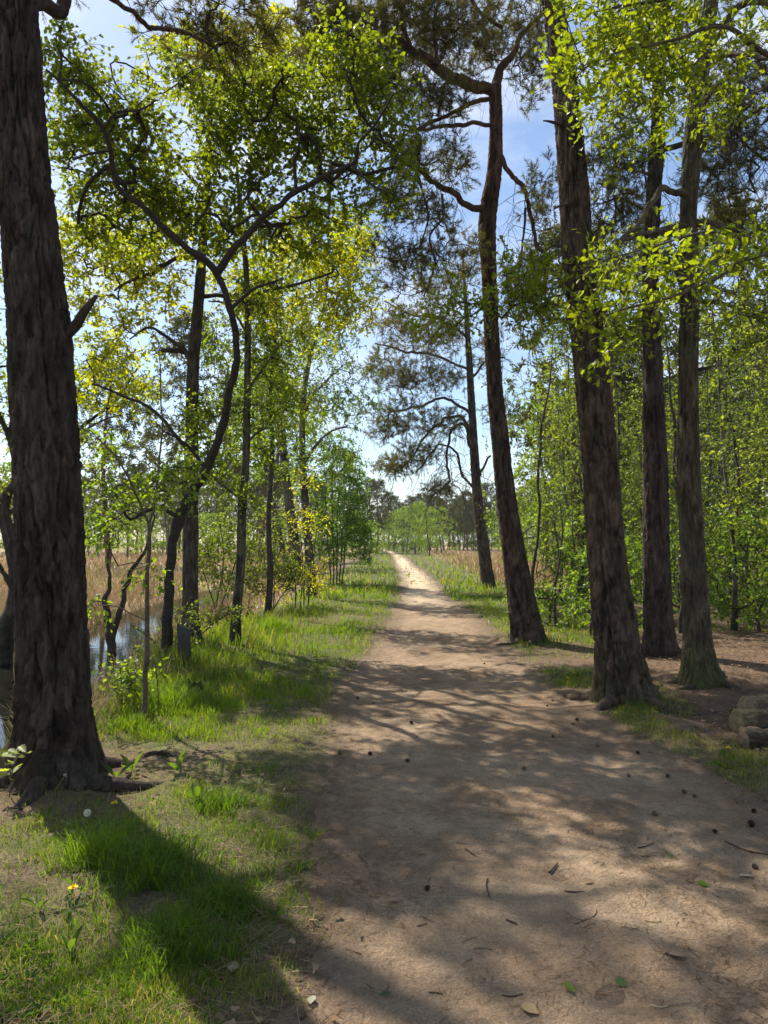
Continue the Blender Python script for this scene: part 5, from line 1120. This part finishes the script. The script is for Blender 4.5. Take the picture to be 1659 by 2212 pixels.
# fallen leaves on the path, one pale scrap
def fallen(px, py, L, col, lab, tm=OVAL, name='fallen_leaf', cat='leaf', lift=.01):
    g_ = ground_at(px, py); a = rs.uniform(0, 6.28)
    V, F, _ = scatter(tm[0], tm[1], np.array([[0, 0, lift]]), np.array([[math.cos(a), math.sin(a), rs.uniform(-.05, .2)]]), np.array([[rs.normal(0, .25), rs.normal(0, .25), 1.]]), np.array([L]))
    o = link(name, mesh(name, V, F, np.broadcast_to(np.array(col), V.shape), False, M['leaf' if col[1] > col[0] else 'dry']), None, tuple(g_)); tag(o, lab, cat, 'fallen leaves on the path' if cat == 'leaf' else None)
for px, py, L, col, lab in [(1448, 1851, .05, (.10, .16, .05), 'green fallen leaf on shaded sand, right half of the path'), (1504, 1914, .06, (.12, .21, .03), 'bright green fallen leaf near the pale scrap'), (1327, 2127, .05, (.12, .19, .07), 'grey-green fallen leaf at the lower middle of the path'),
    (1242, 2158, .06, (.13, .23, .03), 'bright green oak leaf fallen near the bottom edge'), (846, 2155, .045, (.07, .13, .06), 'dull green fallen leaf at the lower left of the path'), (862, 1955, .06, (.30, .22, .14), 'tan dead leaf on the path below the round cone'),
    (1482, 2077, .07, (.30, .20, .14), 'curled brown leaf beside a stick in the lower right shadow'), (1282, 1914, .05, (.26, .19, .12), 'thin brown leaf right of the thick stick'), (510, 2084, .08, (.33, .26, .17), 'large tan oak leaf lying in the grass near the tussock'), (676, 2159, .05, (.36, .35, .26), 'pale grey leaf on bare soil at the left path border'), (1125, 2188, .07, (.33, .24, .13), 'long tan leaf at the bottom of the path')]:
    fallen(px, py, L, col, lab, OAK if 'oak' in lab else OVAL)
fallen(1595, 1897, .075, (.62, .60, .57), 'crumpled white paper scrap on the near right path', OAK_LO, 'paper_scrap', 'litter')

# logs stacked at the right edge
def log(px, py, d, r, L, yaw, lab, col):
    c = W(px, py, d); g_ = float(gz(c[0], c[1])); z = max(c[2], g_ + r * .8)
    dx, dy = math.cos(yaw), math.sin(yaw)
    o = thing('log', lab, 'log', (c[0], c[1], g_), 'logs at the right edge'); off = np.array(o.location)
    rows = [[c[0] + dx * L * f, c[1] + dy * L * f, z + .01 * math.sin(7 * f), r * (1 + .06 * math.sin(9 * f + px))] for f in np.linspace(0, 1, 7)]
    V, F, C, S = bark_tube(rows, .02, 56, 'oak', int(px), 0, 5, col)
    V = V + (.03 * fbm(V[:, 0] * 14, V[:, 1] * 14, V[:, 2] * 14, int(px)))[:, None] * np.array([0, -.5, 1.])
    link('bark', mesh('bark', V - off, F, C, True, M['wood']), o)
    t = np.arange(28) * 2 * math.pi / 28; rr = r * 1.02 * (1 + .07 * np.sin(3 * t + px) + .04 * np.sin(7 * t))
    cen = np.array(rows[0][:3]); u_ = np.array([-dy, dx, 0]); end = cen + (u_ * np.cos(t)[:, None] + np.array([0, 0, 1.]) * np.sin(t)[:, None]) * rr[:, None]
    inn = cen + (end - cen) * .55 - np.array([dx, dy, 0]) * .03
    Vv = np.vstack([end, inn, cen[None] - np.array([dx, dy, 0]) * .02]); i_ = np.arange(28); j_ = (i_ + 1) % 28
    link('cut_end', mesh('cut_end', Vv - off, [np.stack([i_, i_ + 28, j_ + 28, j_], -1), np.stack([i_ + 28, np.full(28, 56), j_ + 28], -1)], np.tile(np.array(col) * 1.3, (57, 1)), True, M['wood']), o)
log(1612, 1536, 6.5, .105, .9, .35, 'pale rotting log topmost at the right edge, pitted with holes', (.20, .14, .08))
log(1592, 1574, 6.15, .11, 1.0, .12, 'middle yellowish log at the right edge with a broken end', (.13, .10, .055))
log(1606, 1606, 5.75, .085, .9, .05, 'lowest grey-brown log at the right edge behind grass', (.085, .064, .043))

# grey marker post
g_ = GP(399, 1430); wv, hv = .165, .46
po = thing('marker_post', 'grey weathered square marker post beside the dark straight trunk', 'post', g_)
Vp, Fp = [], []
bm_n = 9
for i in range(bm_n):
    f = i / (bm_n - 1); z = -.1 + (hv + .1) * f
    for (a, b) in ((-1, -.9), (-.9, -1), (.9, -1), (1, -.9), (1, .9), (.9, 1), (-.9, 1), (-1, .9)):
        zz = z + (.045 * (-a) * f ** 6 if f > .9 else 0)
        Vp.append((a * wv / 2 * (1 + .015 * math.sin(9 * f + a)), b * wv * .35, zz))
Fp = [[i * 8 + j, i * 8 + (j + 1) % 8, i * 8 + 8 + (j + 1) % 8, i * 8 + 8 + j] for i in range(bm_n - 1) for j in range(8)]
pb = link('post_body', mesh('post_body', np.array(Vp), [np.array(Fp), np.array([[(bm_n - 1) * 8 + j for j in range(8)]])], np.tile([.07, .068, .058], (len(Vp), 1)), False, M['stone']), po)
po.rotation_euler = (.03, -.04, .25)

# charred stump and rusty stub
def stump(px, py, r, h, lab, col, name, seed, jag=1.0):
    g_ = GP(px, py); k, n = 26, 12; V = []; th = np.arange(k) * 2 * math.pi / k
    for i in range(n):
        f = i / (n - 1); top = h * (.55 + jag * .55 * fbm(np.cos(th) * 1.9 + seed, np.sin(th) * 1.9, 0, seed))
        rr = r * (1.25 - .55 * f + .5 * math.exp(-f * 7)) * (1 + .35 * fbm(np.cos(th) * 2.2, np.sin(th) * 2.2, f * 2.5, seed + 1))
        V.append(np.stack([rr * np.cos(th), rr * np.sin(th), -.04 + (top + .04) * f], -1))
    V.append(np.stack([.35 * r * np.cos(th), .35 * r * np.sin(th), .3 * h + 0 * th], -1))
    V = np.concatenate(V); idx = np.arange((n + 1) * k).reshape(n + 1, k); a, b = idx[:-1], idx[1:]
    o = link(name, mesh(name, V, [np.stack([a, np.roll(a, -1, 1), np.roll(b, -1, 1), b], -1).reshape(-1, 4), idx[-1][None]], np.tile(col, (len(V), 1)), False, M['wood']), None, tuple(g_)); tag(o, lab, 'stump')
stump(421, 1492, .085, .15, 'small black charred stump in the grass near the pond', (.012, .010, .009), 'tree_stump', 5)
stump(537, 1338, .055, .34, 'rust-brown broken stub standing behind the pale-footed birch', (.16, .065, .03), 'tree_stump', 9, .5)

# grass tussocks
def tussock(px, py, r, h, n, lab, c0=(.05, .10, .013), c1=(.12, .19, .02)):
    g_ = GP(px, py); a = rs.uniform(0, 6.283, n); q = np.sqrt(rs.random(n)) * r * (1 + .35 * np.sin(3 * a + px) + .2 * np.sin(5 * a))
    x, y = g_[0] + q * np.cos(a), g_[1] + q * np.sin(a)
    t_ = rs.random((n, 1)); col = np.array(c0) * (1 - t_) + np.array(c1) * t_
    V, F, C = blades(x, y, h * rs.uniform(.3, 1.3, n) * (1 - .4 * (q / r) ** 2), rs.uniform(.003, .0062, n), rs.uniform(.2, 1.15, n), col, rs)
    o = link('grass_tussock', mesh('grass_tussock', V - g_, F, C, False, M['grass']), None, tuple(g_)); tag(o, lab, 'grass tuft', 'grass tussocks in the left foreground')
tussock(335, 1888, .30, .20, 1500, 'broad dense dark green tussock at the tip of the trunk shadow')
tussock(372, 2062, .24, .19, 1200, 'rounded dark green tussock below the broad one near the bottom left')
tussock(210, 1862, .20, .24, 700, 'sunlit tall bright tuft left of the broad tussock', (.10, .17, .015), (.17, .25, .02))
tussock(480, 1960, .16, .14, 900, 'low green tuft right of the two dark tussocks')
tussock(470, 1745, .16, .12, 800, 'small dark tuft in the lawn right of the trunk shadow')
tussock(590, 1365, .32, .36, 1400, 'tall bright grass clump right of the pale-footed birch', (.09, .16, .015), (.17, .25, .02))
tussock(375, 1530, .24, .32, 900, 'bright upright grass clump behind the sapling pole', (.09, .16, .015), (.17, .25, .02))
tussock(285, 1570, .20, .16, 600, 'bright grass clump on the bank right of the thick trunk', (.09, .16, .015), (.18, .26, .02))

# broad-leaved weeds and dandelions
WEED = ([(0, 0, 0), (.15, .03, .01), (.40, .11, .05), (.66, .12, .03), (.88, .06, -.06), (1, 0, -.14), (.88, -.06, -.06), (.66, -.12, .03), (.40, -.11, .05), (.15, -.03, .01)], [(0, 5, 4, 3, 2, 1), (0, 9, 8, 7, 6, 5)])
_t = [(.10, .03), (.28, .12), (.34, .07), (.50, .17), (.57, .09), (.72, .19), (.80, .11), (.92, .10)]
DANDY = ([(0, 0, 0)] + [(x, y, .1 * y) for x, y in _t] + [(1.02, 0, -.04)] + [(x, -y, .1 * y) for x, y in _t], OAK[1])
def leaves_on(o, n, L, up, tm, key, c0=(.045, .09, .016), c1=(.085, .14, .028), z=.0):
    me = leaf_mesh(key, tm); a0 = rs.uniform(0, 6.28)
    for i in range(n):
        a = a0 + i * 6.283 / n + rs.uniform(-.4, .4); e = up * rs.uniform(.6, 1.3); s_ = L * rs.uniform(.65, 1.15)
        q = bpy.data.objects.new('leaf', me); sc.collection.objects.link(q); q.parent = o
        ax = Vector((math.cos(a) * math.cos(e), math.sin(a) * math.cos(e), math.sin(e))); b_ = Vector((-math.sin(a), math.cos(a), rs.normal(0, .2))).normalized(); n_ = ax.cross(b_).normalized(); b_ = n_.cross(ax)
        mt = Matrix.Identity(4)
        for r_ in range(3): mt[r_][0] = ax[r_] * s_; mt[r_][1] = b_[r_] * s_; mt[r_][2] = n_[r_] * s_
        mt[2][3] = z; q.matrix_basis = mt
        t_ = rs.random(); q.color = tuple(np.array(c0) * (1 - t_) + np.array(c1) * t_) + (1,)
def weed(px, py, n, L, up, lab, tm=WEED, key='weed', **kw):
    o = thing('weed', lab, 'plant', GP(px, py), 'weeds in the grass'); leaves_on(o, n, L, up, tm, key, **kw)
for a in [(387, 1668, 3, .17, 1.15, 'upright dock leaf standing in the lawn behind the trunk shadow'), (285, 1668, 4, .16, 1.0, 'grey-green dock plant just right of the thick trunk foot'), (250, 1682, 3, .15, .9, 'broad-leaved weed touching the thick trunk foot'),
    (215, 1818, 5, .14, .9, 'broad-leaved weed under the dandelion seed head'), (425, 1735, 4, .15, .9, 'dark leafy weed in the lawn beside the small dark tuft'), (683, 1808, 4, .09, .6, 'small plantain at the left path border'), (640, 1876, 6, .08, .4, 'silvery low rosette near the left path border'),
    (150, 2060, 3, .11, 1.2, 'tall single upright leaf near the bottom left'), (85, 1965, 4, .09, .9, 'leafy weed in the sunlit bottom-left grass'), (160, 1915, 3, .10, 1.0, 'pale upright weed below the sunlit tall tuft'), (300, 2085, 3, .10, .8, 'weed leaning at the left side of the rounded tussock'),
    (312, 1585, 7, .11, .6, 'bright seedling cluster at the foot of the sapling pole'), (505, 1665, 4, .09, .6, 'small rosette in the middle of the left lawn'), (590, 1980, 5, .08, .5, 'low rosette between tussocks and path'), (560, 1700, 4, .08, .6, 'little weed in the lush strip beside the path'), (1240, 1465, 8, .13, .7, 'bright leafy plant on the grass patch left of the massive pine'), (1570, 1660, 7, .10, .5, 'bright low weed in the grass strip before the logs'), (1300, 1545, 5, .08, .5, 'small weed in front of the massive pine foot')]: weed(*a)
for px, py, n in [(40, 2080, 9), (110, 2120, 9), (20, 2160, 10), (80, 2190, 10), (170, 2160, 7), (10, 2040, 8), (150, 2205, 7), (60, 2130, 9), (20, 2110, 8), (120, 2170, 9), (50, 2205, 9), (75, 2050, 7), (100, 2085, 8), (5, 2195, 8)]:
    weed(px, py, n, .055, .8, 'leafy green weed in the dense patch at the bottom-left corner', c0=(.04, .085, .022), c1=(.075, .125, .035))
PETAL = ([(0, .1, 0), (0, -.1, 0), (1, -.12, .0), (1, .12, 0)], [(0, 1, 2, 3)])
def dandelion(px, py, h, lab, kind, leaves=5):
    g_ = GP(px, py); o = thing('dandelion', lab, 'flower', g_, 'dandelions'); lean = rs.normal(0, .06, 2)
    rows = [[lean[0] * f * f, lean[1] * f * f, h * f, .0028] for f in (0, .33, .66, 1.0)]
    V, F, C, S = bark_tube(rows, .03, 6, 'limb', 3, 0, 5, (.16, .17, .06)); link('stem', mesh('stem', V, F, C, True, M['grass']), o)
    tip = np.array(rows[-1][:3])
    if kind == 'flower':
        m_ = 60; f = np.arange(m_) / m_; a = f * 6.283 * 13; e = .05 + 1.25 * (1 - f) ; e = np.where(f > .55, .15, .9 - .2 * f) 
        V, F, _ = scatter(PETAL[0], PETAL[1], np.tile(tip, (m_, 1)), np.stack([np.cos(a) * np.cos(e), np.sin(a) * np.cos(e), np.sin(e)], -1), np.stack([-np.cos(a) * np.sin(e), -np.sin(a) * np.sin(e), np.cos(e)], -1), np.where(f > .5, .021, .013))
        link('flower_head', mesh('flower_head', V, F, np.repeat(np.array([.80, .60, .015]) * rs.uniform(.85, 1.1, (m_, 1)), 4, 0), False, M['flower']), o)
    elif kind == 'clock':
        m_ = 240; d_ = nrm(rs.normal(size=(m_, 3)))
        V, F, _ = scatter([(0, .02, 0), (0, -.02, 0), (.8, -.02, 0), (1, -.22, 0), (1, .22, 0), (.8, .02, 0)], [(0, 1, 2, 3, 4, 5)], np.tile(tip, (m_, 1)), d_, rs.normal(size=(m_, 3)), np.full(m_, .019))
        link('seed_head', mesh('seed_head', V, F, np.tile([.75, .74, .70], (len(V), 1)), False, M['flower']), o)
    else:
        m_ = 14; d_ = nrm(rs.normal(size=(m_, 3)) + np.array([-.4, 0, .3]))
        V, F, _ = scatter([(0, .06, 0), (0, -.06, 0), (1, -.1, 0), (1, .1, 0)], [(0, 1, 2, 3)], np.tile(tip, (m_, 1)), d_, rs.normal(size=(m_, 3)), np.full(m_, .013))
        link('seed_head', mesh('seed_head', V, F, np.tile([.62, .58, .52], (len(V), 1)), False, M['flower']), o)
    leaves_on(o, leaves, .10, .45, DANDY, 'dandy')
dandelion(240, 1800, .16, 'yellow dandelion in the trunk shadow beside the white seed head', 'flower')
dandelion(213, 1812, .15, 'white dandelion seed head in the trunk shadow', 'clock', 3)
dandelion(104, 1760, .22, 'tall blown-out dandelion stalk in front of the thick trunk', 'stalk', 3)
dandelion(152, 1962, .06, 'yellow dandelion low in the sunlit bottom-left grass', 'flower')
dandelion(477, 1500, .05, 'tiny yellow dandelion in the grass right of the charred stump', 'flower', 4)
dandelion(669, 1345, .18, 'yellow dandelion at the foot of the yellow shrub', 'flower', 4)
dandelion(1224, 1482, .08, 'yellow dandelion on the grass patch left of the massive pine', 'flower')
dandelion(1577, 1632, .08, 'yellow dandelion in front of the logs at the right edge', 'flower', 4)
dandelion(785, 1302, .12, 'white dandelion seed head on the far left verge', 'clock', 3)
dandelion(1215, 1395, .06, 'small yellow dandelion on the right verge by the leaning pine', 'flower', 3)

# oak sprig at the foot of the left pine
g_ = GP(20, 1720); sp = thing('oak_sprig', 'pale oak seedling sprig against the left foot of the thick trunk', 'seedling', g_)
top = W(60, 1625, g_[1] - .05) - g_
rows = [[0, 0, 0, .004], [top[0] * .2, top[1] * .3, top[2] * .6, .0035], [top[0] * .6, top[1] * .7, top[2] * .95, .003], [top[0] * 1.2, top[1], top[2], .002]]
V, F, C, S = bark_tube(rows, .03, 6, 'limb', 3, 0, 5, (.12, .09, .06)); link('stem', mesh('stem', V, F, C, True, M['twig']), sp)
me = leaf_mesh('oak', OAK)
for i in range(13):
    f = .35 + .65 * i / 12; pt = S[int(f * (len(S) - 1)), :3]; a = rs.uniform(0, 6.28)
    q = bpy.data.objects.new('leaf', me); sc.collection.objects.link(q); q.parent = sp; s_ = rs.uniform(.06, .10)
    ax = Vector((math.cos(a), math.sin(a), rs.uniform(-.1, .3))).normalized(); n_ = Vector((rs.normal(0, .3), rs.normal(0, .3), 1)); b_ = n_.cross(ax).normalized(); n_ = ax.cross(b_)
    mt = Matrix.Identity(4)
    for r_ in range(3): mt[r_][0] = ax[r_] * s_; mt[r_][1] = b_[r_] * s_; mt[r_][2] = n_[r_] * s_; mt[r_][3] = pt[r_]
    q.matrix_basis = mt; q.color = (.22, .27, .08, 1)
# fallen branch lying in the pond
rows = [[*W(350, 1450, 9.6), .02], [*(W(290, 1485, 9.2)), .018], [*W(262, 1500, 8.8), .014], [*W(236, 1478, 8.9), .009], [*W(205, 1490, 8.8), .005]]
for r_ in rows: r_[2] = max(r_[2], WATER_Z + .02)
rows[0][2] = float(gz(rows[0][0], rows[0][1])) + .03
V, F, C, S = bark_tube(rows, .05, 8, 'limb', 3, 0, 5, (.05, .04, .03)); off = np.array(rows[0][:3])
tag(link('fallen_branch', mesh('fallen_branch', V - off, F, C, True, M['twig']), None, tuple(off)), 'dark fallen branch lying from the bank into the pond', 'branch')

# ------------------------------------------------------------------ the air: a thin even haze over the whole place
hm = bpy.data.materials.new('haze_air'); hm.use_nodes = True; hn = hm.node_tree
for n_ in list(hn.nodes):
    if n_.type == 'BSDF_PRINCIPLED': hn.nodes.remove(n_)
vol = hn.nodes.new('ShaderNodeVolumePrincipled'); vol.inputs['Color'].default_value = (.86, .91, 1, 1); vol.inputs['Density'].default_value = .00035; vol.inputs['Anisotropy'].default_value = 0
hn.links.new(vol.outputs[0], hn.nodes['Material Output'].inputs['Volume'])
hx = np.array([(x, y, z) for z in (-3.0, 17.5) for x, y in ((-520, -60), (520, -60), (520, 620), (-520, 620))], float)
hz_ = link('haze', mesh('haze', hx, [np.array([(0, 3, 2, 1), (4, 5, 6, 7), (0, 1, 5, 4), (1, 2, 6, 5), (2, 3, 7, 6), (3, 0, 4, 7)])], None, False, hm), kind='stuff')
tag(hz_, 'thin pale haze lying over the whole wood', 'haze')
